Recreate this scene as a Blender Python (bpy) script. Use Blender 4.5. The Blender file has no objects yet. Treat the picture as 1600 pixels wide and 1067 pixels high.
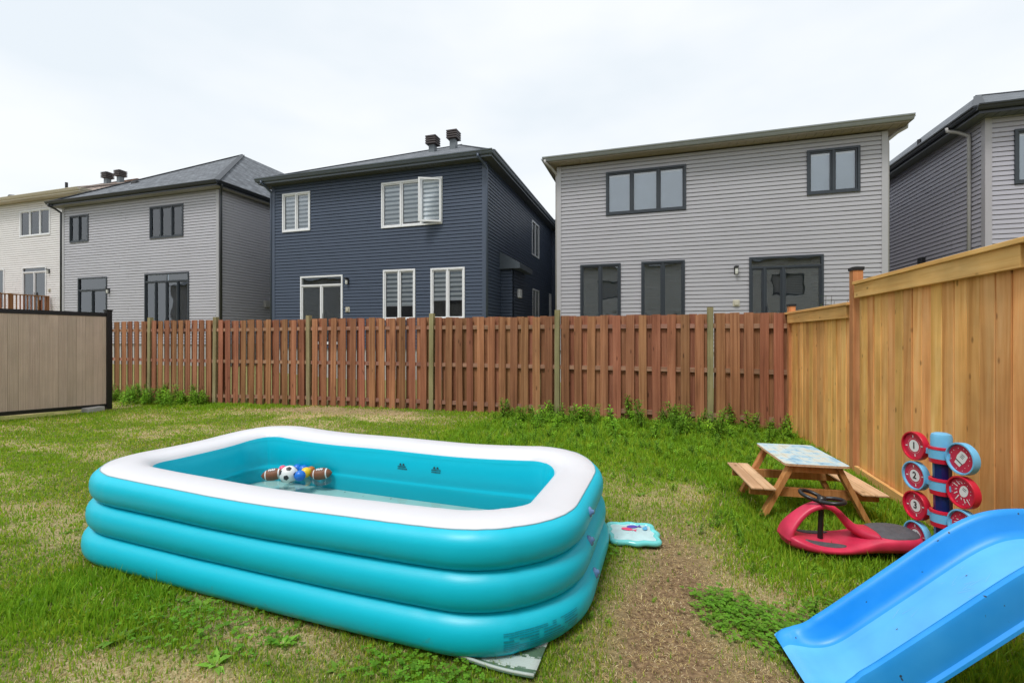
import bpy, math, random
import numpy as np
from mathutils import Vector, Matrix
random.seed(7); rng = np.random.default_rng(7)
SC = bpy.context.scene
COL = SC.collection
R = math.radians
# ------------------------------------------------------------------ camera, sky, sun, exposure
cd = bpy.data.cameras.new('camera'); cam = bpy.data.objects.new('camera', cd); COL.objects.link(cam)
cam.location = (0, 0, 1.5); cam.rotation_euler = (R(90), 0, R(17.11))
cd.sensor_width = 36; cd.lens = 15.93; cd.shift_y = -0.0059; cd.clip_start = .05; cd.clip_end = 2000
SC.camera = cam
W = bpy.data.worlds.new('World'); SC.world = W; W.use_nodes = True
nt = W.node_tree; nt.nodes.clear()
def N(t, kind, **kw):
    n = t.nodes.new(kind)
    for k, v in kw.items(): setattr(n, k, v)
    return n
SUN_EL, SUN_AZ = 62, 200            # azimuth clockwise from +Y: behind the camera, a little to the left
wo = N(nt, 'ShaderNodeOutputWorld'); bg = N(nt, 'ShaderNodeBackground'); bg.inputs[1].default_value = 1.0
sky = N(nt, 'ShaderNodeTexSky', sky_type='NISHITA', sun_disc=False)
sky.sun_elevation = R(SUN_EL); sky.sun_rotation = R(SUN_AZ); sky.air_density = 1.5; sky.dust_density = 4
sc_ = N(nt, 'ShaderNodeVectorMath', operation='SCALE'); sc_.inputs['Scale'].default_value = .10
nt.links.new(sky.outputs[0], sc_.inputs[0])
tc = N(nt, 'ShaderNodeTexCoord'); mp = N(nt, 'ShaderNodeMapping'); mp.inputs['Scale'].default_value = (1.1, 1.1, 2.8)
nz = N(nt, 'ShaderNodeTexNoise'); nz.inputs['Scale'].default_value = 1.7; nz.inputs['Detail'].default_value = 4; nz.inputs['Roughness'].default_value = .5
cr = N(nt, 'ShaderNodeValToRGB')
cr.color_ramp.elements[0].position = .36; cr.color_ramp.elements[0].color = (.555, .598, .635, 1)
cr.color_ramp.elements[1].position = .60; cr.color_ramp.elements[1].color = (.64, .66, .68, 1)
mx = N(nt, 'ShaderNodeMix', data_type='RGBA'); mx.inputs[0].default_value = .93
nt.links.new(tc.outputs['Generated'], mp.inputs[0]); nt.links.new(mp.outputs[0], nz.inputs[0]); nt.links.new(nz.outputs[0], cr.inputs[0])
nt.links.new(sc_.outputs[0], mx.inputs[6]); nt.links.new(cr.outputs[0], mx.inputs[7]); nt.links.new(mx.outputs[2], bg.inputs[0]); nt.links.new(bg.outputs[0], wo.inputs[0])
sd = bpy.data.lights.new('sun', 'SUN'); sd.energy = 1.5; sd.angle = R(16); sd.color = (1, .98, .95)
sun = bpy.data.objects.new('sun', sd); COL.objects.link(sun)
az = R(SUN_AZ); sv = Vector((math.sin(az) * math.cos(R(SUN_EL)), math.cos(az) * math.cos(R(SUN_EL)), math.sin(R(SUN_EL))))
sun.rotation_euler = sv.to_track_quat('Z', 'Y').to_euler(); sun.location = (0, -5, 12)
vs = SC.view_settings; vs.view_transform = 'Standard'; vs.look = 'None'; vs.gamma = 1; vs.exposure = 0.66; vs.use_curve_mapping = False
SC.cycles.use_denoising = True; SC.cycles.max_bounces = 8; SC.cycles.transparent_max_bounces = 12
SC.cycles.caustics_reflective = False; SC.cycles.caustics_refractive = False

# ------------------------------------------------------------------ helpers
def tag(o, label=None, cat=None, group=None, kind=None):
    if label: o['label'] = label
    if cat: o['category'] = cat
    if group: o['group'] = group
    if kind: o['kind'] = kind
    return o
def empty(name, loc=(0, 0, 0), rz=0):
    o = bpy.data.objects.new(name, None); COL.objects.link(o); o.location = loc; o.rotation_euler = (0, 0, rz); o.empty_display_size = .1
    return o
def link(name, me, parent=None, loc=None, rot=None):
    o = bpy.data.objects.new(name, me); COL.objects.link(o)
    if parent: o.parent = parent
    if loc is not None: o.location = loc
    if rot is not None: o.rotation_euler = rot
    return o
class MB:
    def __init__(s): s.v = []; s.f = []; s.m = []; s.cur = 0
    def face(s, pts):
        i = len(s.v); s.v += [tuple(p) for p in pts]; s.f.append(tuple(range(i, i + len(pts)))); s.m.append(s.cur)
    def add(s, vs_, fs):
        i = len(s.v); s.v += [tuple(p) for p in vs_]
        for f in fs: s.f.append(tuple(i + k for k in f)); s.m.append(s.cur)
    def box(s, x0, x1, y0, y1, z0, z1, M=None):
        vs_ = [Vector((x, y, z)) for z in (z0, z1) for y in (y0, y1) for x in (x0, x1)]
        if M is not None: vs_ = [M @ v for v in vs_]
        s.add(vs_, [(0, 2, 3, 1), (4, 5, 7, 6), (0, 1, 5, 4), (2, 6, 7, 3), (0, 4, 6, 2), (1, 3, 7, 5)])
        return s
    def bar(s, a, b, w, h, up=(0, 0, 1)):
        a, b = Vector(a), Vector(b); d = (b - a).normalized(); sd_ = d.cross(Vector(up)).normalized(); u = sd_.cross(d)
        vs_ = [p + sd_ * (w / 2 * i) + u * (h / 2 * j) for p in (a, b) for i, j in ((-1, -1), (1, -1), (1, 1), (-1, 1))]
        s.add(vs_, [(3, 2, 1, 0), (4, 5, 6, 7), (0, 1, 5, 4), (1, 2, 6, 5), (2, 3, 7, 6), (3, 0, 4, 7)])
        return s
    def grid(s, P, cu=False, cv=False):      # P[i][j] points; cu / cv close the i / j direction
        n, m = len(P), len(P[0]); vs_ = [p for r in P for p in r]; fs = []
        for i in range(n if cu else n - 1):
            for j in range(m if cv else m - 1):
                a, b = i, (i + 1) % n; c, d = j, (j + 1) % m
                fs.append((a * m + c, b * m + c, b * m + d, a * m + d))
        s.add(vs_, fs); return s
    def tube(s, pts, r, n=10, closed=False, caps=True):
        pts = [Vector(p) for p in pts]; k = len(pts); rs = r if isinstance(r, (list, tuple)) else [r] * k
        P = []; up = Vector((0, 0, 1))
        for i, p in enumerate(pts):
            a = pts[(i - 1) % k] if (closed or i > 0) else p; b = pts[(i + 1) % k] if (closed or i < k - 1) else p
            d = (b - a).normalized()
            if i == 0:
                x = d.cross(up if abs(d.z) < .95 else Vector((1, 0, 0))).normalized()
            else:
                x = (x - d * x.dot(d)).normalized()
            y = d.cross(x)
            P.append([p + (x * math.cos(t) + y * math.sin(t)) * rs[i] for t in [2 * math.pi * j / n for j in range(n)]])
        s.grid(P, closed, True)
        if caps and not closed:
            s.face(list(reversed(P[0]))); s.face(P[-1])
        return s
    def lathe(s, prof, n=24, M=None):        # prof: (r, z)
        P = [[Vector((r * math.cos(t), r * math.sin(t), z)) for t in [2 * math.pi * j / n for j in range(n)]] for r, z in prof]
        if M is not None: P = [[M @ p for p in r] for r in P]
        s.grid(P, False, True); return s
    def mesh(s, name, mats, smooth=False, merge=False):
        me = bpy.data.meshes.new(name); me.from_pydata(s.v, [], s.f)
        for m in (mats if isinstance(mats, (list, tuple)) else [mats]): me.materials.append(m)
        if max(s.m, default=0): me.polygons.foreach_set('material_index', s.m)
        if merge or smooth:
            import bmesh
            bm = bmesh.new(); bm.from_mesh(me); bmesh.ops.remove_doubles(bm, verts=bm.verts, dist=1e-5)
            bmesh.ops.recalc_face_normals(bm, faces=bm.faces); bm.to_mesh(me); bm.free()
        if smooth: me.polygons.foreach_set('use_smooth', [True] * len(me.polygons))
        me.update(); return me
    def build(s, name, mats, parent=None, smooth=False, loc=None, rot=None, bevel=0, angle=None):
        o = link(name, s.mesh(name, mats, smooth), parent, loc, rot)
        if bevel:
            b = o.modifiers.new('bevel', 'BEVEL'); b.width = bevel; b.segments = 2; b.limit_method = 'ANGLE'; b.angle_limit = R(40)
        if smooth and angle is not None:
            try: o.data.set_sharp_from_angle(angle=R(angle))
            except Exception: pass
        return o
def bx(name, mat, parent, x0, x1, y0, y1, z0, z1, bevel=0):
    return MB().box(x0, x1, y0, y1, z0, z1).build(name, mat, parent, bevel=bevel)

# ------------------------------------------------------------------ materials
def newmat(name):
    m = bpy.data.materials.new(name); m.use_nodes = True; t = m.node_tree
    return m, t, t.nodes['Principled BSDF']
def plain(name, col, rough=.5, var=.0, scale=8, bump=0, bscale=60, spec=.5, metal=0, coat=0, sss=0, objvar=0):
    m, t, b = newmat(name); L = t.links.new
    b.inputs['Roughness'].default_value = rough; b.inputs['Metallic'].default_value = metal
    b.inputs['Specular IOR Level'].default_value = spec; b.inputs['Coat Weight'].default_value = coat
    b.inputs['Base Color'].default_value = (*col, 1)
    co = N(t, 'ShaderNodeTexCoord')
    if var or objvar:
        n = N(t, 'ShaderNodeTexNoise'); n.inputs['Scale'].default_value = scale; n.inputs['Detail'].default_value = 5
        L(co.outputs['Object'], n.inputs[0])
        h = N(t, 'ShaderNodeHueSaturation'); h.inputs['Color'].default_value = (*col, 1)
        mr = N(t, 'ShaderNodeMapRange'); mr.inputs[1].default_value = .25; mr.inputs[2].default_value = .75; mr.inputs[3].default_value = 1 - var; mr.inputs[4].default_value = 1 + var
        L(n.outputs[0], mr.inputs[0])
        if objvar:
            oi = N(t, 'ShaderNodeObjectInfo'); m2 = N(t, 'ShaderNodeMapRange'); m2.inputs[3].default_value = 1 - objvar; m2.inputs[4].default_value = 1 + objvar
            mu = N(t, 'ShaderNodeMath', operation='MULTIPLY'); L(oi.outputs['Random'], m2.inputs[0]); L(mr.outputs[0], mu.inputs[0]); L(m2.outputs[0], mu.inputs[1]); L(mu.outputs[0], h.inputs['Value'])
        else: L(mr.outputs[0], h.inputs['Value'])
        L(h.outputs[0], b.inputs['Base Color'])
    if bump:
        n2 = N(t, 'ShaderNodeTexNoise'); n2.inputs['Scale'].default_value = bscale; n2.inputs['Detail'].default_value = 4; L(co.outputs['Object'], n2.inputs[0])
        bp = N(t, 'ShaderNodeBump'); bp.inputs['Strength'].default_value = bump; bp.inputs['Distance'].default_value = .01; L(n2.outputs[0], bp.inputs['Height']); L(bp.outputs[0], b.inputs['Normal'])
    return m
def wood(name, cols, axis=2, rough=.75, objvar=.22, knots=True, huevar=.015, grain=1.0, streak=.5, stain=None):
    m, t, b = newmat(name); L = t.links.new; b.inputs['Roughness'].default_value = rough; b.inputs['Specular IOR Level'].default_value = .25
    co = N(t, 'ShaderNodeTexCoord'); oi = N(t, 'ShaderNodeObjectInfo')
    off = N(t, 'ShaderNodeVectorMath', operation='SCALE'); cmb = N(t, 'ShaderNodeCombineXYZ')
    for i in range(3): L(oi.outputs['Random'], cmb.inputs[i])
    L(cmb.outputs[0], off.inputs[0]); off.inputs['Scale'].default_value = 37
    ad = N(t, 'ShaderNodeVectorMath', operation='ADD'); L(co.outputs['Object'], ad.inputs[0]); L(off.outputs[0], ad.inputs[1])
    mp_ = N(t, 'ShaderNodeMapping'); s = [26 * grain] * 3; s[axis] = 1.1; mp_.inputs['Scale'].default_value = s; L(ad.outputs[0], mp_.inputs[0])
    n = N(t, 'ShaderNodeTexNoise'); n.inputs['Scale'].default_value = 1; n.inputs['Detail'].default_value = 6; n.inputs['Roughness'].default_value = .6; n.inputs['Distortion'].default_value = .6; L(mp_.outputs[0], n.inputs[0])
    r = N(t, 'ShaderNodeValToRGB'); e = r.color_ramp.elements
    e[0].position = .3; e[0].color = (*cols[0], 1); e[1].position = .72; e[1].color = (*cols[2], 1); k = r.color_ramp.elements.new(.5); k.color = (*cols[1], 1)
    L(n.outputs[0], r.inputs[0]); last = r.outputs[0]
    if knots:
        mk = N(t, 'ShaderNodeMapping'); ks = [8] * 3; ks[axis] = 4.2; mk.inputs['Scale'].default_value = ks; L(ad.outputs[0], mk.inputs[0])
        vo = N(t, 'ShaderNodeTexVoronoi'); vo.inputs['Scale'].default_value = 1; L(mk.outputs[0], vo.inputs['Vector'])
        kr = N(t, 'ShaderNodeMapRange'); kr.inputs[1].default_value = .06; kr.inputs[2].default_value = .13; kr.inputs[3].default_value = .75; kr.inputs[4].default_value = 0; L(vo.outputs['Distance'], kr.inputs[0])
        km = N(t, 'ShaderNodeMix', data_type='RGBA'); L(kr.outputs[0], km.inputs[0]); L(last, km.inputs[6]); km.inputs[7].default_value = (*[c * .42 for c in cols[0]], 1); last = km.outputs[2]
    # weather streaks and stains, in world place
    n3 = N(t, 'ShaderNodeTexNoise'); n3.inputs['Scale'].default_value = 2.3; n3.inputs['Detail'].default_value = 3; L(ad.outputs[0], n3.inputs[0])
    h = N(t, 'ShaderNodeHueSaturation'); L(last, h.inputs['Color'])
    v = N(t, 'ShaderNodeMapRange'); v.inputs[3].default_value = 1 - objvar; v.inputs[4].default_value = 1 + objvar; L(oi.outputs['Random'], v.inputs[0])
    v3 = N(t, 'ShaderNodeMapRange'); v3.inputs[1].default_value = .3; v3.inputs[2].default_value = .7; v3.inputs[3].default_value = 1 - streak * .35; v3.inputs[4].default_value = 1 + streak * .3; L(n3.outputs[0], v3.inputs[0])
    mu = N(t, 'ShaderNodeMath', operation='MULTIPLY'); L(v.outputs[0], mu.inputs[0]); L(v3.outputs[0], mu.inputs[1]); L(mu.outputs[0], h.inputs['Value'])
    wn = N(t, 'ShaderNodeTexWhiteNoise', noise_dimensions='1D'); L(oi.outputs['Random'], wn.inputs['W'])
    hv = N(t, 'ShaderNodeMapRange'); hv.inputs[3].default_value = .5 - huevar; hv.inputs[4].default_value = .5 + huevar; L(wn.outputs[0], hv.inputs[0]); L(hv.outputs[0], h.inputs['Hue'])
    L(h.outputs[0], b.inputs['Base Color'])
    bp = N(t, 'ShaderNodeBump'); bp.inputs['Strength'].default_value = .35; bp.inputs['Distance'].default_value = .004; L(n.outputs[0], bp.inputs['Height']); L(bp.outputs[0], b.inputs['Normal'])
    return m
M = {}
M['brown_board'] = wood('brown_stained_wood', [(.18, .068, .034), (.32, .135, .07), (.43, .205, .115)], objvar=.21, huevar=.012)
M['brown_rail'] = wood('brown_rail_wood', [(.24, .12, .08), (.34, .18, .125), (.42, .24, .17)], axis=0, objvar=.15)
M['green_post'] = wood('treated_post_wood', [(.20, .165, .085), (.27, .225, .12), (.34, .29, .17)], objvar=.12, knots=False)
M['cedar_board'] = wood('cedar_wood', [(.67, .30, .085), (.83, .425, .14), (.92, .54, .22)], objvar=.16, huevar=.010, grain=.55, streak=.45)
M['cedar_rail'] = wood('cedar_rail_wood', [(.64, .33, .10), (.77, .44, .15), (.86, .53, .21)], axis=1, objvar=.08, huevar=.006)
M['cedar_post'] = wood('cedar_post_wood', [(.46, .21, .07), (.58, .29, .105), (.68, .38, .15)], objvar=.1)
M['table_wood'] = wood('table_frame_wood', [(.36, .14, .04), (.50, .22, .075), (.60, .30, .12)], axis=2, objvar=.1, huevar=.005)
M['bench_wood'] = wood('table_bench_wood', [(.46, .27, .14), (.60, .38, .22), (.70, .48, .30)], axis=1, objvar=.08, huevar=.005)
M['deck_wood'] = wood('deck_rail_wood', [(.22, .09, .04), (.34, .15, .07), (.42, .2, .1)], objvar=.1)
M['composite'] = wood('taupe_composite', [(.52, .40, .32), (.59, .46, .375), (.65, .52, .43)], objvar=.07, knots=False, huevar=.004, grain=1.6, streak=.2, rough=.6)
M['black_metal'] = plain('black_aluminium', (.012, .012, .014), .4, .1)
M['white_vinyl'] = plain('white_vinyl', (.78, .79, .80), .45, .04)
M['black_vinyl'] = plain('black_frame_vinyl', (.028, .036, .046), .4, .08)
M['blind'] = plain('white_blind_fabric', (.82, .87, .92), .8, .03)
M['blind_reflection'] = plain('grey_blind_and_reflection', (.085, .10, .105), .7, .06)
M['room'] = plain('dim_room', (.02, .023, .026), .9, .3, 2)
M['concrete'] = plain('concrete', (.42, .41, .39), .9, .12, 5, .3, 40)
M['lamp_black'] = plain('black_lamp_metal', (.02, .02, .022), .5)
M['lamp_glass'] = plain('frosted_lamp_glass', (.65, .65, .6), .3)
M['beige_plastic'] = plain('beige_plastic', (.5, .47, .38), .5)
def siding(name, col, rough=.45):
    return plain(name, col, rough, .035, 1.3, .05, 30, spec=.35)
M['sid_grey'] = siding('grey_siding', (.41, .405, .43)); M['sid_blue'] = siding('navy_siding', (.066, .087, .128), .5)
M['sid_lil'] = siding('pale_grey_siding', (.45, .445, .48)); M['sid_white'] = siding('white_siding', (.72, .70, .69)); M['sid_right'] = siding('lilac_grey_siding', (.43, .42, .475))
M['trim_grey'] = plain('grey_trim', (.40, .395, .41), .45, .03); M['trim_blue'] = plain('navy_trim', (.066, .087, .128), .45, .03)
M['gutter_grey'] = plain('grey_green_gutter', (.27, .29, .295), .35, .06); M['gutter_black'] = plain('black_gutter', (.02, .024, .03), .35, .06)
M['gutter_slate'] = plain('slate_gutter', (.10, .122, .145), .35, .06); M['soffit_tan'] = plain('tan_soffit', (.33, .285, .24), .6, .04)
M['soffit_dark'] = plain('dark_soffit', (.10, .11, .115), .6, .04); M['soffit_grey'] = plain('grey_soffit', (.36, .35, .36), .6, .04); M['cream'] = plain('cream_fascia', (.62, .56, .45), .5, .04)
M['dspout_grey'] = plain('grey_downspout', (.38, .37, .36), .4, .04)
def shingle(name, col):
    m, t, b = newmat(name); L = t.links.new; b.inputs['Roughness'].default_value = .95; b.inputs['Specular IOR Level'].default_value = .2
    co = N(t, 'ShaderNodeTexCoord'); br = N(t, 'ShaderNodeTexBrick'); br.inputs['Scale'].default_value = 1
    br.inputs['Brick Width'].default_value = .26; br.inputs['Row Height'].default_value = .14; br.inputs['Mortar Size'].default_value = .012; br.inputs['Bias'].default_value = 0
    for i, f in ((1, .78), (2, 1.25), (3, .6)): br.inputs[i].default_value = (*[c * f for c in col], 1)
    L(co.outputs['UV'], br.inputs[0]); n = N(t, 'ShaderNodeTexNoise'); n.inputs['Scale'].default_value = 3; n.inputs['Detail'].default_value = 8; L(co.outputs['UV'], n.inputs[0])
    mm = N(t, 'ShaderNodeMix', data_type='RGBA', blend_type='MULTIPLY'); mm.inputs[0].default_value = .6; L(br.outputs[0], mm.inputs[6])
    r = N(t, 'ShaderNodeMapRange'); r.inputs[1].default_value = .3; r.inputs[2].default_value = .7; r.inputs[3].default_value = .6; r.inputs[4].default_value = 1.5; L(n.outputs[0], r.inputs[0]); L(r.outputs[0], mm.inputs[7]); L(mm.outputs[2], b.inputs['Base Color'])
    bp = N(t, 'ShaderNodeBump'); bp.inputs['Strength'].default_value = .6; bp.inputs['Distance'].default_value = .02; L(br.outputs[0], bp.inputs['Height']); L(bp.outputs[0], b.inputs['Normal'])
    return m
M['sh_grey'] = shingle('grey_shingles', (.23, .24, .255)); M['sh_dark'] = shingle('charcoal_shingles', (.15, .162, .178)); M['sh_brown'] = shingle('brown_shingles', (.36, .29, .25))
def glass(name, tint=(.975, .985, .99), refl=.3):
    m, t, b = newmat(name); L = t.links.new; t.nodes.remove(b); out = t.nodes['Material Output']
    tr = N(t, 'ShaderNodeBsdfTransparent'); tr.inputs[0].default_value = (*tint, 1); gl = N(t, 'ShaderNodeBsdfGlossy'); gl.inputs['Roughness'].default_value = .02; gl.inputs[0].default_value = (.93, .96, 1, 1)
    fr = N(t, 'ShaderNodeFresnel'); fr.inputs[0].default_value = 1.3; a = N(t, 'ShaderNodeMath', operation='ADD'); a.inputs[1].default_value = refl; a.use_clamp = True
    co = N(t, 'ShaderNodeTexCoord'); n = N(t, 'ShaderNodeTexNoise'); n.inputs['Scale'].default_value = 1.2; L(co.outputs['Object'], n.inputs[0]); bp = N(t, 'ShaderNodeBump'); bp.inputs['Strength'].default_value = .08; bp.inputs['Distance'].default_value = .05; L(n.outputs[0], bp.inputs['Height']); L(bp.outputs[0], gl.inputs['Normal'])
    mx_ = N(t, 'ShaderNodeMixShader'); L(fr.outputs[0], a.inputs[0]); L(a.outputs[0], mx_.inputs[0]); L(tr.outputs[0], mx_.inputs[1]); L(gl.outputs[0], mx_.inputs[2]); L(mx_.outputs[0], out.inputs[0])
    return m
M['glass'] = glass('window_glass', refl=.10); M['glass_clear'] = glass('clear_window_glass', refl=.02); M['glass_dark'] = glass('door_glass', (.72, .77, .77), .15)

# ------------------------------------------------------------------ numpy noise
_perm = rng.random((256, 256))
def vnoise(x, y):
    xi = np.floor(x).astype(int); yi = np.floor(y).astype(int); fx = x - xi; fy = y - yi
    fx = fx * fx * (3 - 2 * fx); fy = fy * fy * (3 - 2 * fy)
    g = lambda a, b: _perm[a % 256, b % 256]
    return (g(xi, yi) * (1 - fx) + g(xi + 1, yi) * fx) * (1 - fy) + (g(xi, yi + 1) * (1 - fx) + g(xi + 1, yi + 1) * fx) * fy
def fbm(x, y, o=4):
    s = 0; a = .5; n = 0
    for i in range(o): s = s + a * vnoise(x * 2 ** i + 17 * i, y * 2 ** i + 31 * i); n += a; a *= .5
    return s / n
def sstep(a, b, x):
    t = np.clip((x - a) / (b - a), 0, 1); return t * t * (3 - 2 * t)
def gz(x, y):
    x = np.asarray(x, float); y = np.asarray(y, float)
    z = -.14 * sstep(-5, -11, x) * sstep(3.5, 7, y) + .035 * (fbm(x * .9, y * .9, 2) - .5) - .05 * sstep(1, 2.1, x) * sstep(6.5, 8.2, y)
    z = z + .03 * (fbm(x * 5 + 2, y * 5, 3) - .5) * sstep(12, 9, np.abs(x)) * (y < 8.6)
    far = sstep(8.6, 13, y)
    return z + far * (.08 + .35 * sstep(-9, -17, x) + .6 * sstep(-24, -32, x))
def gzf(x, y): return float(gz(x, y))
def blob(x, y, cx, cy, rx, ry, a=0, soft=.45):
    c, s = math.cos(a), math.sin(a); u = ((x - cx) * c + (y - cy) * s) / rx; v = (-(x - cx) * s + (y - cy) * c) / ry
    return 1 - sstep(1 - soft, 1 + soft, np.sqrt(u * u + v * v) + (fbm(x * 2.6 + 5, y * 2.6, 3) - .5) * .9)
def bare(x, y):        # trodden brown soil
    d = .9 * blob(x, y, .04, 2.65, .2, .8, -.1, .8) + .4 * blob(x, y, .15, 1.85, .5, .35, 0, .9) + .35 * blob(x, y, .18, 3.4, .25, .5, 0, .8) + .3 * blob(x, y, .3, 2.6, .5, .5, 0, .8) + .5 * blob(x, y, -6.6, 7.7, 2.6, .35)
    d = d + .6 * blob(x, y, .75, 2.1, .35, .25)
    return np.clip(d, 0, 1)
def straw(x, y):       # dead, pale grass
    n = fbm(x * 1.1 + 3, y * 2.0 + 9, 5)
    d = .62 * sstep(.44, .64, n) * sstep(-1, -2.5, x) + .8 * blob(x, y, -2.15, 1.35, .55, .22) + .55 * blob(x, y, -1.75, 1.85, .4, .14) + .6 * blob(x, y, .12, 2.8, .5, 1.25, 0, .8) + .5 * blob(x, y, -.2, 4.6, .9, .45) + .75 * blob(x, y, -6.5, 7.4, 3.4, .6) + .5 * blob(x, y, 1.0, 2.9, .5, .4)
    return np.clip(d, 0, 1)
def lush(x, y):
    d = sstep(-4.2, -1.6, x) * sstep(4.4, 6.2, y) + sstep(.35, .75, x) * sstep(3.3, 3.9, y) + .8 * blob(x, y, 1.0, 3.3, .45, .35) + .7 * blob(x, y, -2.9, 1.75, .7, .28) + .8 * blob(x, y, -9.5, 7.9, 2, .6) + .7 * blob(x, y, 1.7, 2.3, .6, .5)
    return np.clip(d, 0, 1)

# ------------------------------------------------------------------ ground
def ground_mat():
    m, t, b = newmat('lawn_soil'); L = t.links.new; b.inputs['Roughness'].default_value = 1; b.inputs['Specular IOR Level'].default_value = .1
    co = N(t, 'ShaderNodeTexCoord'); at = N(t, 'ShaderNodeAttribute', attribute_name='cover'); sp = N(t, 'ShaderNodeSeparateColor'); L(at.outputs['Color'], sp.inputs[0])
    def noise(s, d=6):
        n = N(t, 'ShaderNodeTexNoise'); n.inputs['Scale'].default_value = s; n.inputs['Detail'].default_value = d; n.inputs['Roughness'].default_value = .65; L(co.outputs['Object'], n.inputs[0]); return n
    def ramp(n, c0, c1, a=.35, z=.68):
        r = N(t, 'ShaderNodeValToRGB'); r.color_ramp.elements[0].position = a; r.color_ramp.elements[1].position = z; r.color_ramp.elements[0].color = (*c0, 1); r.color_ramp.elements[1].color = (*c1, 1); L(n.outputs[0], r.inputs[0]); return r
    n1 = noise(38); n2 = noise(9); soil = ramp(n1, (.10, .06, .034), (.36, .245, .14)); grn = ramp(n1, (.075, .09, .022), (.25, .26, .075)); stw = ramp(noise(70, 3), (.28, .21, .10), (.68, .56, .33))
    a = N(t, 'ShaderNodeMix', data_type='RGBA'); L(sp.outputs[1], a.inputs[0]); L(grn.outputs[0], a.inputs[6]); L(stw.outputs[0], a.inputs[7])
    c = N(t, 'ShaderNodeMix', data_type='RGBA'); L(sp.outputs[0], c.inputs[0]); L(a.outputs[2], c.inputs[6]); L(soil.outputs[0], c.inputs[7]); L(c.outputs[2], b.inputs['Base Color'])
    bp = N(t, 'ShaderNodeBump'); bp.inputs['Strength'].default_value = .9; bp.inputs['Distance'].default_value = .02; L(n1.outputs[0], bp.inputs['Height']); L(bp.outputs[0], b.inputs['Normal'])
    return m
xs = np.unique(np.concatenate([np.linspace(-600, -40, 8), np.linspace(-40, -13, 28), np.arange(-13, 3, .06), np.linspace(3, 40, 30), np.linspace(40, 600, 8)]).round(4))
ys = np.unique(np.concatenate([np.linspace(-600, -40, 8), np.linspace(-40, .6, 20), np.arange(.6, 8.6, .06), np.linspace(8.6, 40, 30), np.linspace(40, 600, 8)]).round(4))
GX, GY = np.meshgrid(xs, ys); gx, gy = GX.ravel(), GY.ravel()
nx, ny = len(xs), len(ys); ii = np.arange(nx * ny).reshape(ny, nx)
quads = np.stack([ii[:-1, :-1], ii[:-1, 1:], ii[1:, 1:], ii[1:, :-1]], -1).reshape(-1, 4)
def fastmesh(name, co, faces, mat, color=None, cname='tint', k=None, smooth=False):
    me = bpy.data.meshes.new(name); k = faces.shape[1]; nf = len(faces)
    me.vertices.add(len(co)); me.vertices.foreach_set('co', np.ascontiguousarray(co, np.float32).ravel())
    me.loops.add(nf * k); me.loops.foreach_set('vertex_index', np.ascontiguousarray(faces, np.int32).ravel())
    me.polygons.add(nf); me.polygons.foreach_set('loop_start', np.arange(0, nf * k, k, dtype=np.int32))
    if color is not None:
        a = me.color_attributes.new(cname, 'FLOAT_COLOR', 'POINT'); a.data.foreach_set('color', np.ascontiguousarray(color, np.float32).ravel())
    me.materials.append(mat); me.update(calc_edges=True)
    if smooth: me.polygons.foreach_set('use_smooth', np.ones(nf, bool))
    return me
cov = np.stack([bare(gx, gy), straw(gx, gy), lush(gx, gy), np.ones_like(gx)], -1)
inn = (gx > -14) & (gx < 4) & (gy < 9.5); cov[~inn] = (0, .25, .3, 1)
tag(link('ground', fastmesh('ground', np.stack([gx, gy, gz(gx, gy)], -1), quads, ground_mat(), cov, 'cover', smooth=True)), kind='structure')

# ------------------------------------------------------------------ houses
PITCH = .113
def siding_wall(O, U, Nn, length, z0, z1, openings=()):
    mb = MB(); O, U, Nn = Vector(O), Vector(U), Vector(Nn); n = int(math.ceil((z1 - z0) / PITCH)); jr = random.Random(int(length * 997 + O.x * 13)); jts = {}
    for k in range(0, n, 2):
        js = [jr.uniform(.4, 3.4)]
        while js[-1] < length: js.append(js[-1] + jr.choice((3.1, 3.66)))
        jts[k] = js
    pr_ = 0
    def P(u, z, o): o += pr_; return (O.x + U.x * u + Nn.x * o, O.y + U.y * u + Nn.y * o, z)
    for k in range(n):
        za = z0 + k * PITCH; zb = min(za + PITCH, z1)
        cuts = sorted(set([za, zb] + [q for o in openings for q in (o[2], o[3]) if za < q < zb]))
        for a, b in zip(cuts[:-1], cuts[1:]):
            zc = (a + b) / 2; seg = [(0, length)]
            for (u0, u1, w0, w1) in openings:
                if w0 < zc < w1:
                    seg = [s for s0, s1 in seg for s in ((s0, min(s1, u0)), (max(s0, u1), s1)) if s[1] - s[0] > 1e-4]
            def off(z):
                f = (z - za) / PITCH
                return .038 - .006 * f / .72 if f < .72 else .032 - .029 * ((f - .72) / .28) ** .7
            zz = sorted(set([a, b] + [q for q in (za + .72 * PITCH, za + .86 * PITCH) if a < q < b]))
            js = jts[k - k % 2]; seg2 = []
            for s0, s1 in seg:
                cs = [s0] + [q for q in js if s0 + .02 < q < s1 - .02] + [s1]; seg2 += list(zip(cs[:-1], cs[1:]))
            for s0, s1 in seg2:
                pr_ = .0028 * (sum(1 for q in js if q < (s0 + s1) / 2) % 2)
                if a == za: mb.face([P(s0, za, .003), P(s1, za, .003), P(s1, za, .038), P(s0, za, .038)])
                for q0, q1 in zip(zz[:-1], zz[1:]):
                    mb.face([P(s0, q0, off(q0)), P(s1, q0, off(q0)), P(s1, q1, off(q1) if q1 < za + PITCH - 1e-6 else .003), P(s0, q1, off(q1) if q1 < za + PITCH - 1e-6 else .003)])
    return mb
class House:
    def __init__(s, name, label, P):
        s.P = Vector(P); s.o = empty(name, P); tag(s.o, label, 'house', 'houses beyond the back fence')
    def add(s, name, mb, mat, parent=None, **k):
        o = mb.build(name, mat, parent or s.o, **k)
        if parent is None: o.location = -s.P
        return o
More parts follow.
